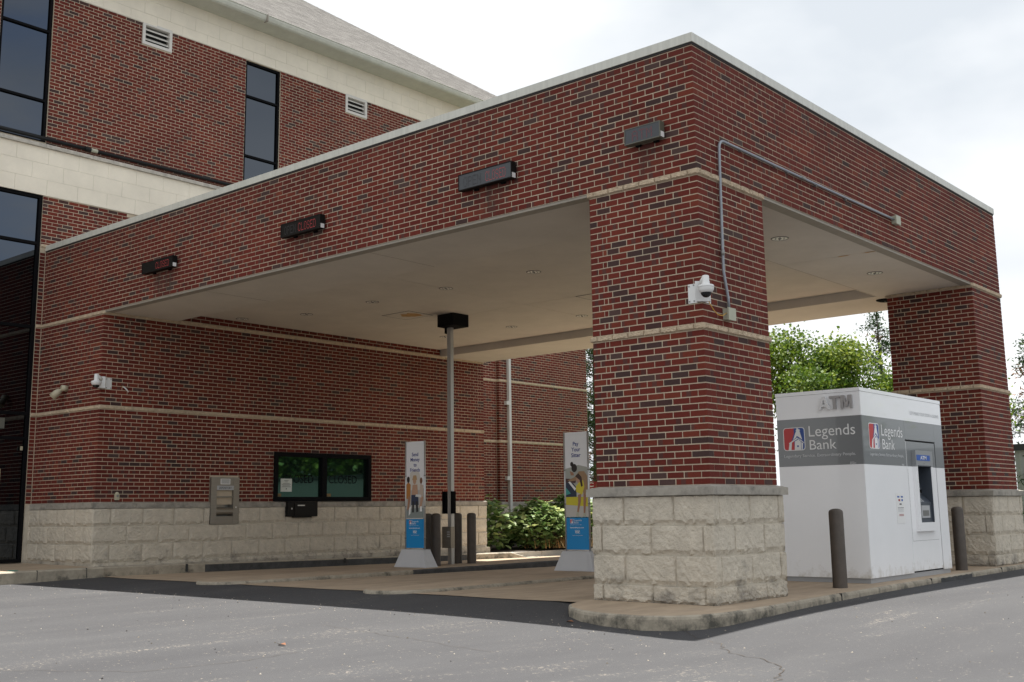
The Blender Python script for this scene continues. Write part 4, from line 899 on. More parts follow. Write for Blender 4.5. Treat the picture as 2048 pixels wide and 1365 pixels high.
mb = MB(); mb.box((-.08, ya+.12, -.065), (-.02, ya+.25, -.02)); part('card_slot', mb, M['black'], rec)
def onslope(y, t): return (.02-.12*t+.004, y, -.20+.12*t+.004)
mb = MB()
for i in range(3):
    for j in range(4):
        y = ya+.045+i*.065; t0 = .10+j*.21; A = onslope(y, t0); B = onslope(y+.05, t0); C_ = onslope(y+.05, t0+.15); D = onslope(y, t0+.15); mb.poly([A, B, C_, D])
part('keypad_keys', mb, M['atm_pale'], rec, kind='stuff')
mb = MB(); mb.box((.02, ya+.06, -.40), (.032, yb_-.10, -.235)); cd_ = part('cash_slot_bezel', mb, M['atm_pale'], rec); mb = MB(); mb.box((.032, ya+.10, -.375), (.034, yb_-.14, -.30)); part('cash_slot', mb, M['alu_dark'], cd_)
mb = MB(); mb.box((pr, my0-.02, .365), (pr+.004, my1-.03, .44)); bs_ = part('blue_sign', mb, M['atm_blue'], T); text('ATM', (pr+.004, 0, 0), uy, ux, (5.42, 5.64, .378, .428), M['letter_white'], bs_, off=.02)
mb = MB(); mb.lathe([(.0001, 0), (.006, 0)], (0, 0, 0), 8); mb.v = [(pr+.003, 5.55+a, .325+b) for a, b, c in mb.v]; part('lens', mb, M['black'], sur)
# graphics: emblem and lettering, flat print on both faces
def emblem(o, u, n, u0, z0, w, h, parent, th=.002):
    o = Vector(o); u = Vector(u); n = Vector(n)
    def poly(pts, mat, lift, nm):
        mb = MB(); q = [tuple(o+u*(u0+a*w)+Z*(z0+b*h)+n*(th+lift)) for a, b in pts]
        if u.cross(Z).dot(n) < 0: q = q[::-1]
        mb.poly(q); return mb
    def rr(x0, y0, x1, y1, r):
        P = []
        for cx_, cy_, a0 in ((x1-r, y0+r*w/h, -90), (x1-r, y1-r*w/h, 0), (x0+r, y1-r*w/h, 90), (x0+r, y0+r*w/h, 180)):
            for k in range(5): a = R(a0+22.5*k); P.append((cx_+r*math.cos(a), cy_+r*w/h*math.sin(a)))
        return P
    bd = part('emblem', poly(rr(0, 0, 1, 1, .13), 0, 0, 'b'), M['letter_white'], parent)
    L_ = [p for p in rr(.035, .03, .965, .97, .11)]
    lp = [(min(a, .5), b) for a, b in L_]; rp = [(max(a, .5), b) for a, b in L_]
    part('red_half', poly(lp, 0, .0006, 'r'), M['red'], bd); part('blue_half', poly(rp, 0, .0006, 'l'), M['blue'], bd)
    m1 = MB()
    for P in ([(.66, .97), (.60, .93), (.69, .90), (.74, .93)], [(.62, .91), (.76, .91), (.80, .86), (.58, .86)], [(.62, .86), (.76, .86), (.87, .46), (.66, .62), (.40, .42)],
              [(.25, .33), (.66, .57), (.95, .34), (.95, .30), (.66, .50), (.27, .29)], [(.27, .31), (.40, .36), (.35, .03), (.22, .03)], [(.53, .40), (.70, .48), (.80, .38), (.80, .03), (.50, .03)], [(.82, .36), (.90, .30), (.87, .03), (.82, .03)]):
        q = poly(P, 0, .0012, 'w'); i = len(m1.v); m1.v += q.v; m1.f += [tuple(i+k for k in f) for f in q.f]; m1.mi += q.mi
    part('tower', m1, M['letter_white'], bd)
    m2 = MB()
    for P in ([(.53, .80), (.60, .84), (.45, .46), (.38, .42)], [(.60, .62), (.62, .63), (.80, .40), (.77, .40)], [(.62, .22), (.70, .22), (.70, .15), (.62, .15)]):
        q = poly(P, 0, .0018, 'w'); i = len(m2.v); m2.v += q.v; m2.f += [tuple(i+k for k in f) for f in q.f]; m2.mi += q.mi
    part('tower_shade', m2, M['blue'], bd)
of, orr = (0, ay0-.001, 0), (.001, 0, 0)
emblem(of, ux, ny_, -1.072, .487, .305, .298, T)
text('Legends', of, ux, ny_, (-.712, -.088, .612, .792), M['letter_white'], T, off=.0); text('Bank', of, ux, ny_, (-.708, -.345, .488, .612), M['letter_white'], T)
text('Legendary Service. Extraordinary People.', of, ux, ny_, (-1.072, -.098, .388, .436), M['letter_pale'], T, off=.012)
text('FDIC', of, ux, ny_, (-.178, -.098, .286, .308), M['letter_pale'], T, off=.02); text('MEMBER', of, ux, ny_, (-.178, -.12, .311, .319), M['letter_pale'], T)
emblem(orr, uy, ux, 3.895, .482, .32, .325, T)
text('Legends', orr, uy, ux, (4.29, 4.985, .612, .80), M['letter_white'], T); text('Bank', orr, uy, ux, (4.30, 4.70, .487, .615), M['letter_white'], T)
text('Legendary Service. Extraordinary People.', orr, uy, ux, (3.895, 4.975, .385, .433), M['letter_pale'], T, off=.012)
text('FDIC', orr, uy, ux, (4.895, 4.975, .287, .31), M['letter_pale'], T, off=.02)
text("LET'S MAKE YOUR STORY A LEGEND.", orr, uy, ux, (5.30, 6.37, .985, 1.03), material('faint grey lettering', (.50, .51, .52), .5), T, off=.0)
def raised(polys, mat, nm='raised_letter'):
    mb = MB()
    for P in polys:
        a = [(x, ay0-.016, z) for x, z in P]; b = [(x, ay0-.040, z) for x, z in P]; i = len(mb.v); n = len(P); mb.v += b+a
        mb.f.append(tuple(range(i, i+n))); mb.mi.append(0); mb.f.append(tuple(range(i+2*n-1, i+n-1, -1))); mb.mi.append(0)
        for k in range(n): mb.f.append((i+k, i+n+k, i+n+(k+1) % n, i+(k+1) % n)); mb.mi.append(0)
    return part(nm, mb, mat, T)
shaded_letter = material('letter metal', (.36, .345, .34), .4); lit_letter = material('painted lit letter metal', (.75, .75, .75), .35); z0, z1 = .985, 1.152  # A coloured as lit, T and M as shaded; light is in the colours
raised([[(-.555, z0), (-.515, z0), (-.503, z0+.036), (-.541, z0+.036)], [(-.425, z0), (-.385, z0), (-.399, z0+.036), (-.437, z0+.036)], [(-.541, z0+.036), (-.399, z0+.036), (-.412, z0+.066), (-.528, z0+.066)], [(-.528, z0+.066), (-.491, z0+.066), (-.472, z0+.122), (-.505, z0+.122)], [(-.449, z0+.066), (-.412, z0+.066), (-.435, z0+.122), (-.468, z0+.122)], [(-.505, z0+.122), (-.435, z0+.122), (-.450, z1), (-.490, z1)]], lit_letter)
raised([[(-.345, z0), (-.305, z0), (-.305, z1-.032), (-.345, z1-.032)], [(-.392, z1-.031), (-.258, z1-.031), (-.258, z1), (-.392, z1)]], shaded_letter)
raised([[(-.243, z0), (-.208, z0), (-.208, z1), (-.243, z1)], [(-.125, z0), (-.09, z0), (-.09, z1), (-.125, z1)], [(-.207, z1), (-.207, z1-.055), (-.180, z0+.02), (-.166, z0+.02), (-.166, z0+.075), (-.19, z1)], [(-.1655, z0+.02), (-.152, z0+.02), (-.126, z1-.055), (-.126, z1), (-.143, z1), (-.1655, z0+.075)]], shaded_letter)
for ch, (a, b), mt in []:
    text(ch, (0, ay0, 0), ux, ny_, (a, b, .985, 1.155), material('letter metal', (.27, .255, .25), .4) if mt != 'letter_white' else material('painted lit letter metal', (.75, .75, .75), .35), T, name='raised_letter', off=.012, ext=.012, thick=.016)
mb = MB(); mb.box((.001, 4.62, -.46), (.0025, 4.885, -.075)); st_ = part('sticker', mb, M['letter_white'], T)
mb = MB()
for (a, b, c, e, m) in ((4.66, 4.73, -.13, -.11, 0), (4.78, 4.85, -.13, -.11, 0), (4.69, 4.75, -.175, -.15, 1), (4.79, 4.84, -.175, -.15, 0), (4.72, 4.79, -.222, -.205, 2), (4.66, 4.85, -.265, -.258, 2), (4.66, 4.85, -.283, -.276, 3), (4.66, 4.84, -.297, -.291, 3), (4.66, 4.85, -.311, -.305, 3), (4.69, 4.84, -.35, -.343, 1), (4.69, 4.84, -.366, -.359, 1)): mb.quad((.0032, a, c), (.0032, b, c), (.0032, b, e), (.0032, a, e), m)
part('printing', mb, [M['atm_blue'], M['sign_red'], M['ink'], M['letter_pale']], st_)
# ================================================================ bollards
bo = thing('bollard', 'dark bronze bollard before the white kiosk side', 'bollard', (-.03, 2.87, ZI), 'steel bollards')
mb = MB(); mb.lathe([(.084, -.02), (.086, .0), (.084, .02), (.084, .865), (.080, .875)], (0, 0, 0), 24); part('post', mb, M['bollard'], bo, True, local=True)
mb = MB(); mb.lathe([(.082, .872), (.078, .885), (.06, .900), (.03, .908), (.0001, .910)], (0, 0, 0), 24); part('domed_cap', mb, M['bollard'], bo, True, local=True)
for x, y, lb in ((-.08, 7.05, 'dark bronze bollard between kiosk and rear brick column'), (-8.34, 4.62, 'dark bollard just left of the aluminium post'), (-8.62, 5.47, 'dark bollard behind the box on the aluminium post'), (-8.35, 5.56, 'dark bollard right of the aluminium post, last of the row'), (-8.62, 4.70, 'dark bollard mostly hidden behind the Send Money sign')):
    c = copy_tree(bo); c.location = (x, y, ZI); c['label'] = lb
# ================================================================ vacuum tube post
T = thing('teller_post', 'tall aluminium pneumatic tube post with call box between dark bollards', 'post', (-8.42, 5.12, ZI))
px0, py0 = -8.45, 5.12
mb = MB(); mb.box((px0-.042, py0-.04, ZI), (px0+.008, py0+.04, 3.18)); part('tube_housing', mb, M['alu'], T)
mb = MB(); mb.box((px0+.014, py0-.04, ZI), (px0+.048, py0+.04, 3.18)); part('rail', mb, M['alu'], T); mb = MB(); mb.box((px0+.006, py0-.02, ZI), (px0+.016, py0+.04, 3.18)); part('slot', mb, M['seam'], T)
mb = MB(); mb.box((px0-.095, py0-.05, 3.04), (px0-.055, py0+.03, 3.16)); part('bracket', mb, M['black'], T)
mb = MB(); mb.box((px0-.08, py0-.15, -.875), (px0+.14, py0-.05, -.50)); cb = part('call_box', mb, M['steel'], T)
mb = MB()
for k in range(3): mb.box((px0+.045, py0-.1515, -.60-.04*k), (px0+.11, py0-.1502, -.585-.04*k))
part('speaker_slots', mb, M['letter_pale'], cb)
for s, dx_, dw in ((-1, -.165, .085), (1, .052, .045)):
    mb = MB(); frame_rect(mb, (px0, py0-.02, 0), ux, ny_, dx_, dx_+dw, -.27, .13, .018, -.05, .04); fr = part('carrier_frame', mb, M['black'], T)
    mb = MB(); mb.box((px0+dx_+.02, py0-.01, -.24), (px0+dx_+dw-.02, py0+.02, .10)); part('frame_back', mb, M['atm_pale'] if s < 0 else M['black'], fr)
t = thing('ceiling_box', 'black square box on the ceiling above the aluminium post', 'junction box', (-8.38, 5.12, ZR)); mb = MB(); mb.box((-8.585, 4.92, 3.15), (-8.175, 5.33, ZR-.001)); part('housing', mb, M['dark_box'], t)
mb = MB(); mb.box((-8.56, 4.945, 3.146), (-8.2, 5.305, 3.152)); part('base_plate', mb, M['frame'], t)
# ================================================================ banner signs
def banner(label, x, y, title, fig):
    T = thing('banner_sign', label, 'sign', (x, y, ZI), 'tall banner signs on the islands'); H_ = lambda z: z-ZI
    w = .235; zt_ = .995
    mb = MB(); b = .385; t = .275; by = .15; ty = .08; P = [(-b, -by, 0), (b, -by, 0), (b, by, 0), (-b, by, 0)]; Q = [(-t, -ty, .285), (t, -ty, .285), (t, ty, .285), (-t, ty, .285)]
    mb.v = P+Q; mb.f = [(0, 1, 5, 4), (1, 2, 6, 5), (2, 3, 7, 6), (3, 0, 4, 7), (4, 5, 6, 7)]; mb.mi = [0]*5; bs = part('weighted_base', mb, M['sign_base'], T, local=True)
    mb = MB(); mb.v = [(-.29, -by-.003, .01), (.29, -by-.003, .01), (.235, -ty-.012, .26), (-.235, -ty-.012, .26)]; mb.f = [(0, 1, 2, 3)]; mb.mi = [0]; part('base_face', mb, M['sign_base'], bs, local=True)
    mb = MB(); mb.box((-t, -ty, .285), (t, ty, .30)); part('base_lid', mb, M['sign_base'], bs, local=True)
    for s in (-1, 1):
        mb = MB(); mb.tube([(s*w, -.015, .285), (s*w, -.015, H_(zt_))], .016, 10); ps = part('pole', mb, M['alu'], T, True, local=True)
        for z in (.48, 1.02, 1.55): mb = MB(); mb.tube([(s*w, -.015, z), (s*w, -.015, z+.02)], .020, 10); part('clip', mb, M['alu_dark'], ps, True, local=True)
    o = (0, -.02, 0); zb0, zb1 = H_(-.845), H_(-.34)
    mb = MB(); mb.box((-w+.017, -.02, zb1), (w-.017, -.012, H_(zt_)-.005)); up_ = part('upper_panel', mb, M['panel_white'], T, local=True)
    mb = MB(); mb.box((-w+.017, -.02, zb0), (w-.017, -.012, zb1-.012)); lo_ = part('lower_panel', mb, M['panel_blue'], T, local=True)
    n = ny_
    for k, s in enumerate(title):
        textc(s, o, ux, n, 0, H_(.735 if len(title) > 3 else .775)-k*.090, .060, M['navy'], up_, .95, local=True, off=.02)
    def P2(pts, mat, lift): 
        mb = MB(); mb.poly([(a*(w-.02), -.0205-lift, H_(-.335)+b*(.80 if len(title) > 3 else .765)) for a, b in pts]); part('printed_figure', mb, material(mat[0], mat[1], .55) if isinstance(mat, tuple) else M[mat], up_, local=True)
    def E2(cx_, cy_, rx, ry, mat, lift, k=14): P2([(cx_+rx*math.cos(2*math.pi*i/k), cy_+ry*math.sin(2*math.pi*i/k)) for i in range(k)], mat, lift)
    fig(P2, E2)
    # small emblem and words on the blue panel
    for (a, b, c, e, m, lf) in ((-.145, -.075, -.10, -.035, 'letter_white', .0), (-.141, -.11, -.096, -.039, 'red', .0006), (-.11, -.079, -.096, -.039, 'blue', .0006)):
        mb = MB(); mb.quad((a, -.0206-lf, zb1+c), (b, -.0206-lf, zb1+c), (b, -.0206-lf, zb1+e), (a, -.0206-lf, zb1+e)); part('emblem', mb, M[m], lo_, local=True)
    mb = MB(); mb.poly([(-.122, -.022, zb1-.096), (-.112, -.022, zb1-.06), (-.105, -.022, zb1-.042), (-.098, -.022, zb1-.06), (-.088, -.022, zb1-.096)]); part('emblem', mb, M['letter_white'], lo_, local=True)
    text('Legends', o, ux, n, (-.062, .085, zb1-.074, zb1-.040), M['letter_white'], lo_, local=True); text('Bank', o, ux, n, (-.062, .025, zb1-.103, zb1-.076), M['letter_white'], lo_, local=True)
    text('Legendary Service. Extraordinary People.', o, ux, n, (-.145, .085, zb1-.130, zb1-.117), M['letter_white'], lo_, local=True)
    text('legendsbank.com', o, ux, n, (-.145, .125, zb1-.182, zb1-.155), M['letter_white'], lo_, local=True, off=.015)
    text('FDIC', o, ux, n, (-.045, .045, zb1-.255, zb1-.220), M['letter_white'], lo_, local=True, off=.03); text('MEMBER', o, ux, n, (-.05, .04, zb1-.216, zb1-.204), M['letter_white'], lo_, local=True)
    text('Equal Housing Lender', o, ux, n, (-.10, .10, zb1-.295, zb1-.281), M['letter_white'], lo_, local=True)
    return T
skin1, skin2 = ('printed skin', (.33, .17, .10)), ('printed pale skin', (.45, .27, .18)); hair = ('printed hair', (.022, .014, .012)); 
def figA(P, E):
    P([(-1, 0), (1, 0), (1, .62), (.6, .80), (-.6, .80), (-1, .60)], ('printed haze', (.40, .39, .37)), .0004)
    P([(-1, 0), (1, 0), (1, .22), (-1, .20)], ('printed stone steps', (.22, .25, .24)), .0008)
    P([(-.8, .70), (-.55, .98), (0, 1.06), (.5, .98), (.75, .72), (.6, .60), (-.6, .60)], ('printed hat', (.58, .55, .50)), .0010)
    P([(-1, .42), (-.55, .40), (-.50, .72), (-.8, .78), (-1, .72)], ('printed mustard top', (.42, .17, .035)), .0014); E(-.78, .83, .17, .07, hair, .0018)
    P([(.45, .42), (.92, .40), (.95, .70), (.6, .74)], ('printed pale top', (.50, .40, .33)), .0014); E(.70, .80, .15, .07, ('printed brown hair', (.16, .07, .035)), .0018)
    P([(-.42, .45), (.35, .45), (.28, .72), (-.28, .72)], skin2, .0018); E(-.05, .80, .20, .075, skin2, .0022); P([(-.32, .82), (.25, .82), (.15, .92), (-.2, .92)], ('printed straw hat', (.42, .27, .13)), .0026)
    P([(-.45, .28), (.42, .28), (.38, .50), (-.42, .50)], ('printed denim', (.025, .035, .075)), .0024)
    P([(-.35, .12), (-.12, .12), (-.08, .36), (-.30, .36)], ('printed dark trousers', (.02, .02, .022)), .0028); P([(.15, .12), (.38, .14), (.32, .36), (.08, .36)], ('printed dark trousers', (.02, .02, .022)), .0028)
    P([(-.92, .16), (-.68, .20), (-.50, .45), (-.75, .48)], skin1, .0030); P([(.5, .22), (.72, .20), (.95, .44), (.68, .48)], skin2, .0030)
    P([(-.72, .05), (-.52, .10), (-.45, .26), (-.66, .22)], 'letter_white', .0034); P([(.55, .14), (.82, .14), (.78, .25), (.6, .25)], 'letter_white', .0034); P([(.05, .46), (.75, .44), (.7, .50), (.1, .51)], ('printed paper', (.6, .6, .6)), .0036)
def figB(P, E):
    P([(-1, 0), (1, 0), (1, .55), (-1, .55)], ('printed cream floor', (.50, .48, .44)), .0004); P([(-1, .55), (1, .55), (1, 1.0), (.2, 1.05), (-1, .98)], ('printed sage wall', (.36, .37, .33)), .0004)
    P([(-1, .24), (1, .20), (1, .40), (-1, .40)], ('printed yellow cushion', (.58, .50, .03)), .0008)
    P([(-1, .40), (-.02, .40), (0, .58), (-.3, .68), (-1, .70)], ('printed navy cloth', (.018, .03, .06)), .0012); P([(-1, .44), (-.55, .47), (-1, .60)], ('printed teal cloth', (.05, .30, .28)), .0016)
    P([(-1, .70), (-.1, .68), (.0, .76), (-1, .78)], ('printed dark shelf', (.07, .03, .03)), .0016)
    P([(-.85, .74), (-.2, .80), (.25, .92), (.72, .92), (1, .82), (1, .48), (.65, .42), (.5, .62), (.2, .74), (-.5, .72)], ('printed checked shirt', (.32, .20, .11)), .0020)
    E(-.18, .99, .26, .085, hair, .0024); E(-.40, 1.07, .15, .05, hair, .0024); P([(-.6, .93), (-.28, .90), (-.2, .84), (-.5, .84)], skin1, .0028)
    P([(-.05, .50), (.5, .44), (.72, .60), (.62, .74), (.25, .70), (-.05, .62)], ('printed yellow top', (.62, .52, .04)), .0030)
    E(.16, .76, .17, .08, skin2, .0034); P([(-.1, .82), (.2, .88), (.48, .80), (.58, .62), (.42, .60), (.3, .74), (.0, .80)], ('printed dark hair', (.05, .022, .015)), .0038)
    P([(-.75, .70), (-.60, .72), (-.05, .57), (-.15, .52)], 'letter_white', .0040)
    P([(.12, .44), (.42, .46), (.36, .30), (.12, .06), (-.02, .06), (.12, .28)], skin1, .0042); P([(.62, .46), (.9, .44), (.82, .24), (.74, .05), (.60, .05), (.60, .26)], skin1, .0042)
    P([(-.10, .0), (.18, .0), (.12, .09), (-.02, .10)], ('printed sock', (.42, .43, .33)), .0046); P([(.56, .0), (.80, .0), (.76, .07), (.60, .07)], ('printed sock', (.42, .43, .33)), .0046)
banner('tall banner sign reading Send Money to Friends near teller window', -8.335, 4.12, ['Send', 'Money', 'to', 'Friends'], figA)
banner('tall banner sign reading Pay Your Sitter beside front column', -5.06, 4.47, ['Pay', 'Your', 'Sitter'], figB)
# ================================================================ LED lane signs
F57 = {'A': '01110 10001 10001 11111 10001 10001 10001', 'T': '11111 00100 00100 00100 00100 00100 00100', 'M': '10001 11011 10101 10101 10001 10001 10001', 'C': '01110 10001 10000 10000 10000 10001 01110', 'L': '10000 10000 10000 10000 10000 10000 11111',
       'O': '01110 10001 10001 10001 10001 10001 01110', 'S': '01110 10001 10000 01110 00001 10001 01110', 'E': '11111 10000 10000 11110 10000 10000 11111', 'D': '11110 10001 10001 10001 10001 10001 11110', 'P': '11110 10001 10001 11110 10000 10000 10000', 'N': '10001 11001 10101 10101 10011 10001 10001'}
def led(label, x0, x1, z0, z1, words, face, d=.10, case='led_case'):
    T = thing('led_sign', label, 'sign', ((x0+x1)/2, -.03, z0), 'electronic lane signs on the canopy')
    mb = MB(); mb.box((x0, -d, z0), (x1, -.03, z1)); cs = part('case', mb, M[case], T)
    mb = MB(); mb.box((x0+.012, -d-.002, z0+.012), (x1-.012, -d+.01, z1-.012)); fc = part('display_face', mb, M[face], T)
    mb = MB(); frame_rect(mb, (x0, -d, 0), ux, ny_, 0, x1-x0, z0, z1, .011, 0, .006); part('bezel', mb, M['trim' if case == 'led_case2' else case], cs)
    mb = MB(); mb.box((x1-.001, -d+.005, z0+.005), (x1+.004, -d+.065, z0+.065)); part('inspection_label', mb, M['letter_white'], cs)
    for b in (.25, .75): mb = MB(); mb.box((x0+(x1-x0)*b-.03, -.03, z0-.015), (x0+(x1-x0)*b+.03, -.001, z1-.02)); part('mount', mb, M['frame'], T)
    for wd, a, b, mat in words:
        mb = MB(); n = len(wd); cw_ = (b-a)/(n*6-1)*1.0; h = (z1-z0)*.62; zb_ = z0+(z1-z0)*.19; chh = h/7
        for k, ch in enumerate(wd):
            for r_, row in enumerate(F57[ch].split()):
                for c_, q in enumerate(row):
                    if q == '1':
                        xx = a+(k*6+c_)*cw_; zz = zb_+(6-r_)*chh; s = min(cw_, chh)*(.34 if mat == 'led_dim' else .40); mb.quad((xx-s, -d-.0035, zz-s), (xx+s, -d-.0035, zz-s), (xx+s, -d-.0035, zz+s*1.3), (xx-s, -d-.0035, zz+s*1.3))
        part('led_lettering', mb, M[mat], fc, kind='stuff')
led('slate lane sign reading ATM near the canopy corner', -.815, -.355, 3.648, 3.828, [('ATM', -.71, -.45, 'led_dim')], 'led_face', .11)
led('grey lane sign reading CLOSED, second from the canopy corner', -3.29, -2.43, 3.635, 3.838, [('OPEN', -3.20, -2.91, 'led_off'), ('CLOSED', -2.84, -2.52, 'led_red')], 'led_face', .11, 'led_face_dark')
led('dark lane sign reading CLOSED, third from the canopy corner', -6.775, -5.905, 3.645, 3.842, [('OPEN', -6.69, -6.43, 'led_off'), ('CLOSED', -6.38, -6.0, 'led_red')], 'led_face_dark', .11, 'led_face_dark')
led('black lane sign reading CLOSED closest to the teller building', -10.41, -9.52, 3.66, 3.84, [('CLOSED', -10.0, -9.62, 'led_red')], 'led_face_dark', .11, 'led_face_dark')
# ================================================================ conduit, cameras
T = thing('conduit', 'galvanised conduit bent across brick canopy corner with two junction boxes', 'conduit', (.03, .41, 1.8))
arc = [(.03, .43+.10*(1-math.cos(R(a))), 3.56+.10*math.sin(R(a))) for a in range(0, 91, 15)]
mb = MB(); mb.tube([(.03, .48, 1.82), (.03, .475, 1.93), (.03, .44, 2.06), (.03, .40, 2.22), (.03, .405, 2.5), (.03, .425, 3.4)]+arc+[(.03, 1.5, 3.662), (.03, 3.3, 3.67), (.03, 5.16, 3.685)], .0155, 10); part('tube', mb, M['galv'], T, True)
for p, q in (((.03, .4, 2.38), (.03, .402, 2.44)), ((.03, 2.35, 3.665), (.03, 2.45, 3.667))): mb = MB(); mb.tube([p, q], .022, 10); part('coupling', mb, M['alu_dark'], T, True)
for y in (.9, 1.7, 2.0, 2.75, 3.6): mb = MB(); mb.box((.0, y, 3.64), (.034, y+.025, 3.665)); part('strap', mb, M['alu_dark'], T)
for (a, b, c, e) in ((.40, .535, 1.70, 1.815), (5.16, 5.30, 3.625, 3.735)):
    mb = MB(); mb.box((.0, a, c), (.055, b, e)); jb = part('junction_box', mb, M['jbox'], T); mb = MB(); mb.box((.055, a-.008, c-.008), (.075, b+.008, e+.008)); part('lid', mb, M['jbox'], jb)
def dome_cam(label, x, y, z, sx, sy, big=1.0):
    """corner bracket wrapping corner (x,y); faces along -x/+x (sx) and sy; dome hangs outward"""
    T = thing('security_camera', label, 'camera', (x, y, z), 'white dome cameras on corner brackets')
    return T
# near camera: bracket plates on both faces of the column corner
T = thing('security_camera', 'white dome camera with yellow cable on the front column corner', 'camera', (0, 0, 1.95))
mb = MB(); mb.box((-.16, -.008, 1.835), (-.05, -.001, 2.035)); mb.box((.001, .05, 1.835), (.008, .155, 2.035))
pr_ = [(-.055, -.004), (-.03, -.055), (.055, .03), (.004, .055)]
mb.prism([(-.055, -.006), (-.035, -.075), (.075, .035), (.006, .055)], 1.838, 2.045); br = part('corner_bracket', mb, M['cam_white'], T)
for (a, b) in ((-.145, 1.855), (-.145, 2.012), (-.09, 1.855), (-.09, 2.02)): mb = MB(); mb.box((a-.007, -.014, b-.007), (a+.007, -.007, b+.007)); part('bolt', mb, M['alu_dark'], br)
for (a, b) in ((.13, 1.855), (.13, 2.0)): mb = MB(); mb.box((.007, a-.007, b-.007), (.014, a+.007, b+.007)); part('bolt', mb, M['alu_dark'], br)
dc = Vector((.115, -.115, 0)); mb = MB(); mb.tube([(.0+.02, -.02, 1.99), (.06, -.06, 2.03), (.115, -.115, 2.05)], [.05, .04, .036], 12); mb.lathe([(.030, 2.075), (.035, 2.07), (.037, 1.995), (.045, 1.985), (.078, 1.975), (.082, 1.965), (.082, 1.955)], dc, 24); part('housing', mb, M['cam_white'], T, True)
mb = MB(); mb.lathe([(.080, 1.953), (.078, 1.93), (.066, 1.905), (.050, 1.897)], dc, 24); part('shroud', mb, M['cam_white'], T, True)
mb = MB(); mb.lathe([(.056, 1.899), (.050, 1.878), (.034, 1.860), (.016, 1.851), (.0001, 1.849)], dc, 20); part('smoked_dome', mb, M['screen'], T, True)
T = thing('data_cable', 'thin yellow cable hanging from front column camera to beige box', 'cable', (.06, .05, 1.83)); mb = MB(); mb.tube([(.055, .02, 1.845), (.06, .06, 1.80), (.055, .13, 1.755), (.045, .22, 1.725), (.045, .31, 1.725), (.045, .40, 1.765)], .0042, 6); part('cable_jacket', mb, M['yellow'], T, True)
T = thing('security_camera', 'white dome camera at the left corner of the teller building', 'camera', (XW, 0, 1.98), 'white dome cameras on corner brackets')
q = Vector((XW, 0, 0)); mb = MB(); mb.box((XW+.001, .08, 1.90), (XW+.008, .20, 2.09)); mb.prism([(XW-.05, -.005), (XW+.03, -.07), (XW+.085, .035), (XW+.006, .09)], 1.905, 2.10); br = part('corner_bracket', mb, M['cam_white'], T)
for (a, b) in ((.10, 1.92), (.18, 1.92), (.10, 2.07), (.18, 2.07)): mb = MB(); mb.box((XW+.007, a-.008, b-.008), (XW+.014, a+.008, b+.008)); part('bolt', mb, M['alu_dark'], br)
dc = Vector((XW+.09, -.13, 0)); mb = MB(); mb.tube([(XW+.02, -.02, 2.05), (XW+.09, -.13, 2.10)], [.05, .036], 12); mb.lathe([(.034, 2.13), (.037, 2.125), (.038, 2.03), (.05, 2.02), (.085, 2.005), (.087, 1.99)], dc, 22); part('housing', mb, M['cam_white'], T, True)
mb = MB(); mb.lathe([(.083, 1.99), (.08, 1.965), (.066, 1.945), (.052, 1.94)], dc, 20); part('shroud', mb, M['cam_white'], T, True)
mb = MB(); mb.lathe([(.056, 1.942), (.048, 1.915), (.03, 1.90), (.0001, 1.893)], dc, 18); part('smoked_dome', mb, M['screen'], T, True)
near_cam = None
# floodlight, wall sensor, cut cable
T = thing('floodlight', 'small beige floodlight on the brick pier at left', 'light', (-12.9, 0, 1.95))
mb = MB(); mb.tube([(-12.88, -.0, 1.99), (-12.88, -.10, 2.0)], [.055, .05], 12); mb.tube([(-12.88, -.08, 1.98), (-12.95, -.12, 1.93)], .02, 8); part('mount', mb, M['lamp_beige'], T, True)
mb = MB(); mb.tube([(-12.92, -.10, 1.96), (-12.96, -.13, 1.92), (-13.02, -.19, 1.84)], [.04, .062, .068], 14); part('lamp_head', mb, M['lamp_beige'], T, True)
T = thing('wall_sensor', 'small beige sensor standing on the stone ledge left of depository', 'sensor', (XW+.03, .38, 0)); mb = MB(); mb.box((XW+.001, .345, .035), (XW+.05, .415, .14)); mb.tube([(XW+.026, .38, .13), (XW+.026, .38, .155), (XW+.026, .38, .17)], [.035, .030, .012], 12); part('housing', mb, M['lamp_beige'], T)
mb = MB(); mb.box((XW+.05, .36, .085), (XW+.052, .40, .12)); part('eye', mb, M['alu_dark'], T)
T = thing('wall_conduit_stub', 'short white pipe stub beside the teller building camera', 'pipe stub', (XW, .42, 1.96)); mb = MB(); mb.tube([(XW, .41, 1.96), (XW+.03, .42, 1.955), (XW+.05, .46, 1.91), (XW+.06, .49, 1.87)], .011, 8); part('stub', mb, M['cam_white'], T, True)
mb = MB(); mb.lathe([(.0001, 0), (.02, .0)], (0, 0, 0), 10); mb.v = [(XW+.004, .41+a, 1.96+b) for a, b, c in mb.v]; part('hole', mb, M['rust'], T)
# litter
T = thing('bottle_lid', 'flat teal litter lying on the sidewalk edge at far left', 'litter', (-11.62, -1.35, -1.05)); mb = MB(); mb.lathe([(.0001, .012), (.075, .010), (.085, 0)], (-11.62, -1.38, -1.05), 14); part('lid', mb, M['litter_green'], T)
for i, (x, y, lb) in enumerate(((-.85, -1.22, 'dry brown leaf on dark asphalt below the front column'), (-1.45, -4.1, 'dry orange leaf on the sunny asphalt, front centre'))):
    mb = MB(); z = asph(x, y)+.006; s = .05; mb.poly([(x-s, y, z), (x, y-s*.5, z+.012), (x+s, y, z+.004), (x, y+s*.6, z+.016)]); o_ = part('fallen_leaf', mb, M['dry_leaf']); tag(o_, lb, 'leaf', 'fallen dry leaves')
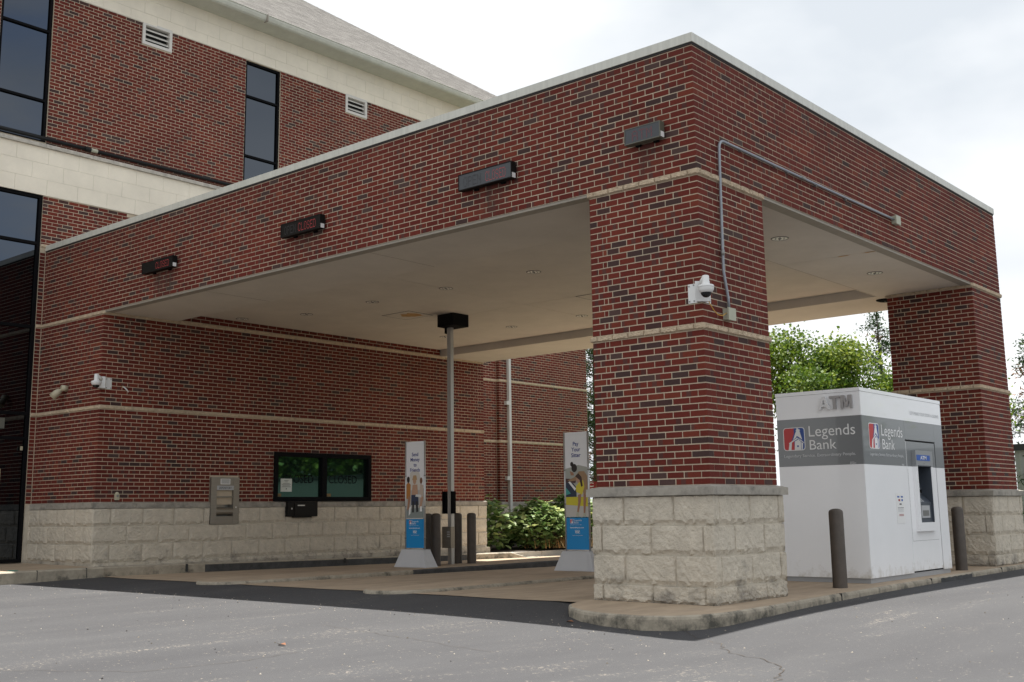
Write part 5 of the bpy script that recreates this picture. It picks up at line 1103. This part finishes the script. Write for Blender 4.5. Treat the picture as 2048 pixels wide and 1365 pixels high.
# ================================================================ vegetation
def leaves_mesh(name, C, N_, size, mat, lc, aspect=.6, up=0.35, seed=0, fold=False):
    """C: n x 3 centres; one small leaf quad per centre"""
    r = np.random.default_rng(seed); n = len(C)
    d = r.normal(size=(n, 3)); d[:, 2] = np.abs(d[:, 2])*1.0+up; d /= np.linalg.norm(d, axis=1)[:, None]
    t = r.normal(size=(n, 3)); t -= (t*d).sum(1)[:, None]*d; t /= np.linalg.norm(t, axis=1)[:, None]; b = np.cross(d, t)
    s = size*r.uniform(.6, 1.25, n)[:, None]; h = s*aspect
    V_ = np.stack([C-t*s*.5, C+b*h*.5-d*s*.08+t*s*.05, C+t*s*.5, C-b*h*.5-d*s*.08+t*s*.05], 1).reshape(-1, 3)
    me = bpy.data.meshes.new(name); me.vertices.add(4*n); me.vertices.foreach_set('co', V_.astype(np.float32).ravel()); me.loops.add(4*n); me.loops.foreach_set('vertex_index', np.arange(4*n, dtype=np.int32))
    me.polygons.add(n); me.polygons.foreach_set('loop_start', np.arange(0, 4*n, 4, dtype=np.int32)); me.update(calc_edges=True)
    a = me.attributes.new('lc', 'FLOAT', 'POINT'); a.data.foreach_set('value', np.repeat(lc, 4).astype(np.float32)); me.materials.append(mat); me.validate(); return me
def limbs(mb, p, d, ln, r, depth, tips, rnd, spread=.55, seg=3, upb=.12, sides=7, nb=(2, 3)):
    pts = [p]; q = p.copy(); dd = d.copy(); rr = [r]
    for i in range(seg):
        dd = (dd+Vector((rnd.gauss(0, .13), rnd.gauss(0, .13), rnd.gauss(0, .08)+upb*.5))).normalized(); q = q+dd*ln/seg; pts.append(q.copy()); rr.append(r*(1-.45*(i+1)/seg))
    mb.tube(pts, rr, sides, caps=False)
    if depth == 0: tips.append((q.copy(), dd.copy())); return
    if depth <= 2: tips.append((pts[seg//2+0].copy(), dd.copy()))
    for k in range(rnd.randint(*nb)+(0)):
        a = rnd.uniform(0, 2*math.pi); o = dd.orthogonal().normalized(); o.rotate(Matrix.Rotation(a, 3, dd)); nd = (dd+o*spread*rnd.uniform(.7, 1.3)+Vector((0, 0, upb))).normalized()
        limbs(mb, pts[-1 if k < 2 else -2], nd, ln*rnd.uniform(.62, .82), rr[-1]*.8, depth-1, tips, rnd, spread, seg, upb, max(4, sides-1), nb)
def broadleaf(label, x, y, h, rad, nl, size, seed, trunk=.09, zbase=-1.2, mat='leaf', name='broadleaf_tree', depth=4, ctr=None, group=None, clump=.30, lo=.30):
    T = thing(name, label, 'tree', (x, y, zbase), group); rnd = random.Random(seed); mb = MB(); tips = []
    limbs(mb, Vector((x, y, zbase)), Vector((0, 0, 1)), h*.34, trunk, depth, tips, rnd, .62, 4, .12, 8, (2, 4))
    part('trunk', mb, M['bark'], T, True)
    r = np.random.default_rng(seed); n = nl; P = np.array([tuple(t[0]) for t in tips]); 
    # fit the crown to the size wanted
    k = r.integers(0, len(P), n); C = P[k]+r.normal(size=(n, 3))*np.array([clump, clump, clump*.7])
    cz = zbase+h*(.5+lo/2); 
    lc = np.clip(r.normal(.42, .2, n)+.16*np.sin(P[k][:, 0]*3.1+P[k][:, 2]*2.3+seed), 0, 1)
    part('crown', leaves_mesh('crown', C, None, size, M[mat], lc, .72, .25, seed), None, T); return T
def conifer(label, x, y, h, rad, n, seed, zbase=-1.2, name='conifer_tree', brown=.05, gap=.0, group='conifers beyond the buildings', z_lo=.12, dens=26):
    T = thing(name, label, 'tree', (x, y, zbase), group); r = random.Random(seed); mb = MB(); mb.tube([(x, y, zbase), (x+.05, y, zbase+h*.5), (x, y, zbase+h*.98)], [.16*h/8, .09*h/8, .015], 8, caps=False); C = []; lc = []
    nb = int(h*9)
    for i in range(nb):
        f = z_lo+(1-z_lo)*i/nb; z = zbase+h*f; ln = rad*(1-f)**.75*r.uniform(.55, 1.1)+.08; a = r.uniform(0, 6.28); d = Vector((math.cos(a), math.sin(a), r.uniform(.05, .45))).normalized(); p = Vector((x, y, z))
        mb.tube([p, p+d*ln*.6, p+d*ln+Vector((0, 0, -.03))], [.025*(1-f)+.008, .012, .004], 5, caps=False); tone = r.uniform(.15, .8); br_ = r.random() < brown
        for k in range(int(n*(ln*1.2+.3))):
            t = r.uniform(.25, 1.05); q = p+d*ln*t+Vector((r.gauss(0, .09+.07*ln), r.gauss(0, .09+.07*ln), r.gauss(0, .07+.04*ln))); C.append(tuple(q)); lc.append(1.0 if br_ else min(.9, max(0, r.gauss(tone, .16))))
    part('trunk', mb, M['bark'], T, True); part('crown', leaves_mesh('crown', np.array(C), None, .13, M['needle'], np.array(lc), .28, .1, seed), None, T); return T
broadleaf('round bright green young tree rising behind the white kiosk', -6.1, 16.6, 5.2, 2.6, 30000, .10, 5, .085, -1.2, clump=.30)
broadleaf('smaller bright green tree between kiosk and rear column', -4.1, 17.0, 4.75, 2.2, 22000, .10, 12, .07, -1.2, clump=.30)
conifer('blue green conifer top beside the rear column, above the leafy tree', -6.7, 20.8, 6.5, 1.7, 90, 3)
conifer('tall sparse conifer seen in gap between bank wall and front column', -15.0, 18.5, 8.2, 1.5, 110, 8, brown=.18, z_lo=.18)
conifer('ragged conifer branches at the right edge behind rear column', -2.75, 20.9, 5.3, 1.3, 60, 21, brown=.15)
# shrubs in the planting bed: stems, a few hundred single leaves, the rest one mass
def leaf_proto(seed):
    r = random.Random(seed); mb = MB(); n = 5; L_ = 1.0; w = [0, .36, .44, .30, 0]; c = []
    for i in range(n): x = i/(n-1); z = -.16*(x-.4)**2; c.append((x, w[i]*r.uniform(.85, 1.1), z))
    for i in range(n): mb.v += [(c[i][0], -c[i][1], c[i][2]+.09*(c[i][1]>0)), (c[i][0], 0, c[i][2]), (c[i][0], c[i][1], c[i][2]+.09*(c[i][1]>0))]
    for i in range(n-1):
        a = 3*i; mb.f += [(a, a+3, a+4, a+1), (a+1, a+4, a+5, a+2)]; mb.mi += [0, 0]
    mb.lc = [r.choice((.15, .35, .5, .6, .75, .9, 1.0))]*len(mb.v); return mb.mesh('leaf', M['leaf_bush'], True)
LPM = [leaf_proto(i) for i in range(12)]
def shrub(label, x, y, rx, ry, h, nsingle, nmass, seed, name='leafy_shrub', size=.17, base=-1.15):
    T = thing(name, label, 'shrub', (x, y, base), 'leafy shrubs along the rear wall'); r = random.Random(seed); mb = MB(); tops = []
    for i in range(26):
        a = r.uniform(0, 6.28); q = math.sqrt(r.random()); ex = x+rx*q*math.cos(a); ey = y+ry*q*math.sin(a); ez = base+h*(1-.45*q*q)*r.uniform(.55, 1.02)
        mb.tube([(x+(ex-x)*.25, y+(ey-y)*.25, base), (x+(ex-x)*.7, y+(ey-y)*.7, base+(ez-base)*.55), (ex, ey, ez)], [.012, .009, .004], 5, caps=False); tops.append((ex, ey, ez))
    part('stems', mb, M['bark'], T)
    def pos():
        while True:
            a, b, c = r.uniform(-1, 1), r.uniform(-1, 1), r.random(); q = a*a+b*b
            if q < 1 and c < (1-.5*q): 
                lift = 1
                if c > .55*(1-.5*q) or b < -.2 or r.random() < .25: return Vector((x+rx*a, y+ry*b, base+.05+h*c))
    me = MB(); 
    for i in range(nsingle+nmass):
        p = pos() if i >= nsingle else pos(); az = r.uniform(-2.6, 1.0) if r.random() < .75 else r.uniform(0, 6.28); tl = r.uniform(-.75, .35); s = size*r.uniform(.6, 1.25)
        Mx = Matrix.Translation(p) @ Matrix.Rotation(az, 4, 'Z') @ Matrix.Rotation(-tl, 4, 'Y') @ Matrix.Rotation(r.uniform(-.6, .6), 4, 'X') @ Matrix.Diagonal((s, s, s, 1))
        src = r.choice(LPM)
        if i < nsingle:
            o = bpy.data.objects.new('leaf', src); COL.objects.link(o); o.parent = T; o.matrix_parent_inverse = Matrix.Translation(-Vector(T.location)); o.matrix_basis = Mx
        else:
            k = len(me.v); lc = src.attributes['lc'].data[0].value; me.v += [tuple(Mx @ v.co) for v in src.vertices]; me.lc += [lc*r.uniform(.4, 1)]*len(src.vertices)
            for f in src.polygons: me.f.append(tuple(k+j for j in f.vertices)); me.mi.append(0)
    part('foliage', me, M['leaf_bush'], T, True, kind='stuff'); return T
shrub('dark leafy shrub against the corner of the teller building', -12.95, 10.9, .85, .7, 1.35, 120, 900, 1)
shrub('low spreading leafy shrub in the sun, middle of the planting bed', -12.45, 12.4, .85, 1.0, 1.15, 250, 1300, 2)
shrub('upright leafy shrub behind the Pay Your Sitter sign', -12.6, 14.1, .85, .95, 1.35, 250, 1300, 3)
shrub('bright leafy shrub at the far end of the planting bed', -12.3, 15.6, .85, .9, 1.45, 150, 1200, 4)
# dry weed patch before the shrubs
mb = MB(); r = random.Random(9)
for i in range(900):
    x = r.gauss(-11.75, .2); y = r.gauss(12.9, .45); z = -1.14; h = r.uniform(.05, .30); a = r.uniform(0, 6.28); lx, ly = r.gauss(0, .08), r.gauss(0, .08); w = .012
    mb.quad((x-w*math.cos(a), y-w*math.sin(a), z), (x+w*math.cos(a), y+w*math.sin(a), z), (x+lx+w*.3, y+ly, z+h), (x+lx-w*.3, y+ly, z+h), lc=r.random())
o = part('dry_weeds', mb, attr_material('dry weeds', 'lc', [(0, (.10, .10, .03)), (.5, (.25, .13, .06)), (1, (.30, .22, .09))], .9)); tag(o, 'reddish dry weeds spilling over the edge of the planting bed', 'weeds', kind='stuff')
mb = MB(); r = random.Random(31)
for i in range(520):
    x = r.uniform(-11, 3.5); y = r.uniform(-6.5, -.9) if r.random() < .7 else r.uniform(-1.9, -1.2)
    if x > .45: y = r.uniform(-6, 4)
    s = r.uniform(.004, .011); z = asph(x, y)+.001; p = [(x+s*math.cos(a+i)*r.uniform(.7, 1.1), y+s*math.sin(a+i)*r.uniform(.7, 1.1), z) for a in (0, 1.57, 3.14, 4.71)]; t_ = (x+r.uniform(-s, s)*.3, y, z+s*.9)
    for k in range(4): k0 = len(mb.v); mb.v += [p[k], p[(k+1) % 4], t_]; mb.f.append((k0, k0+1, k0+2)); mb.mi.append(0); mb.lc += [i % 10/10]*3
o = part('grit', mb, attr_material('grit', 'lc', [(0, (.03, .028, .026)), (.5, (.22, .19, .15)), (1, (.42, .38, .32))], .9)); tag(o, 'scattered grit and pebbles lying on the sunny asphalt', 'grit', kind='stuff')
# ================================================================ things beyond
T = thing('metal_shed', 'grey ribbed metal building with dark roof edge at right edge', 'building', (-1.0, 21, -1.2))
sx0, sx1, sy = -3.12, 10, 20.2; mb = MB(); mb.box((sx0, sy, -1.3), (sx1, sy+8, 1.18)); part('wall', mb, M['shed'], T)
mb = MB(); x = sx0+.1
while x < sx0+6: mb.box((x, sy-.02, -1.2), (x+.05, sy-.001, 1.1)); x += .25
part('ribs', mb, M['shed'], T, kind='stuff'); mb = MB(); mb.box((sx0-.08, sy-.1, 1.10), (sx1, sy+8.1, 1.26)); part('roof_edge', mb, M['shed_trim'], T)
T = thing('road_sign', 'small red sign with white lettering between banner sign and front column', 'sign', (-13.0, 17.9, -1.2))
a = Vector((-11.9, 17.45, 0)); tdir = cx.copy(); tdir.z = 0; tdir.normalize(); nn = Vector((tdir.y, -tdir.x, 0))
a = CP+(Vector((-12.16, 14.29, .35))-CP)*1.16; a.z = 0; mb = MB(); mb.obox(a, tdir, nn, (-.35, .30), .30, .62, -.02, .02); pn = part('panel', mb, M['sign_red'], T); mb = MB(); mb.tube([a+Z*-1.3-nn*.04, a+Z*.62-nn*.04], .03, 8); part('post', mb, M['alu_dark'], T)
text('C', a, tdir, nn, (-.05, .14, .46, .59), M['letter_white'], pn, thick=.022, off=.02); text('OPEN', a, tdir, nn, (-.18, .24, .34, .42), M['letter_white'], pn, thick=.022, off=.02) if False else None
mb = MB()
for k in range(3): mb.obox(a, tdir, nn, (-.22+.13*k, -.13+.13*k), .35, .42, .0205, .022)
part('white_bars', mb, M['letter_white'], pn)
# trees out of frame to the right, seen only mirrored in the glass
for i, (x, y, h) in enumerate(((15.5, 27.5, 7.5), (20, 35, 9), (24, 31, 8.5))):
    broadleaf(('green tree across the lot to the right, nearest the kiosk side', 'tallest green tree across the lot to the right', 'green tree across the lot to the right, nearest the camera')[i], x, y, h, 3, 9000, .40, 40+i, .16, -1.6, clump=1.15, depth=3, group='trees across the lot seen mirrored in glass')
flush_bricks(300)
bpy.context.view_layer.update()
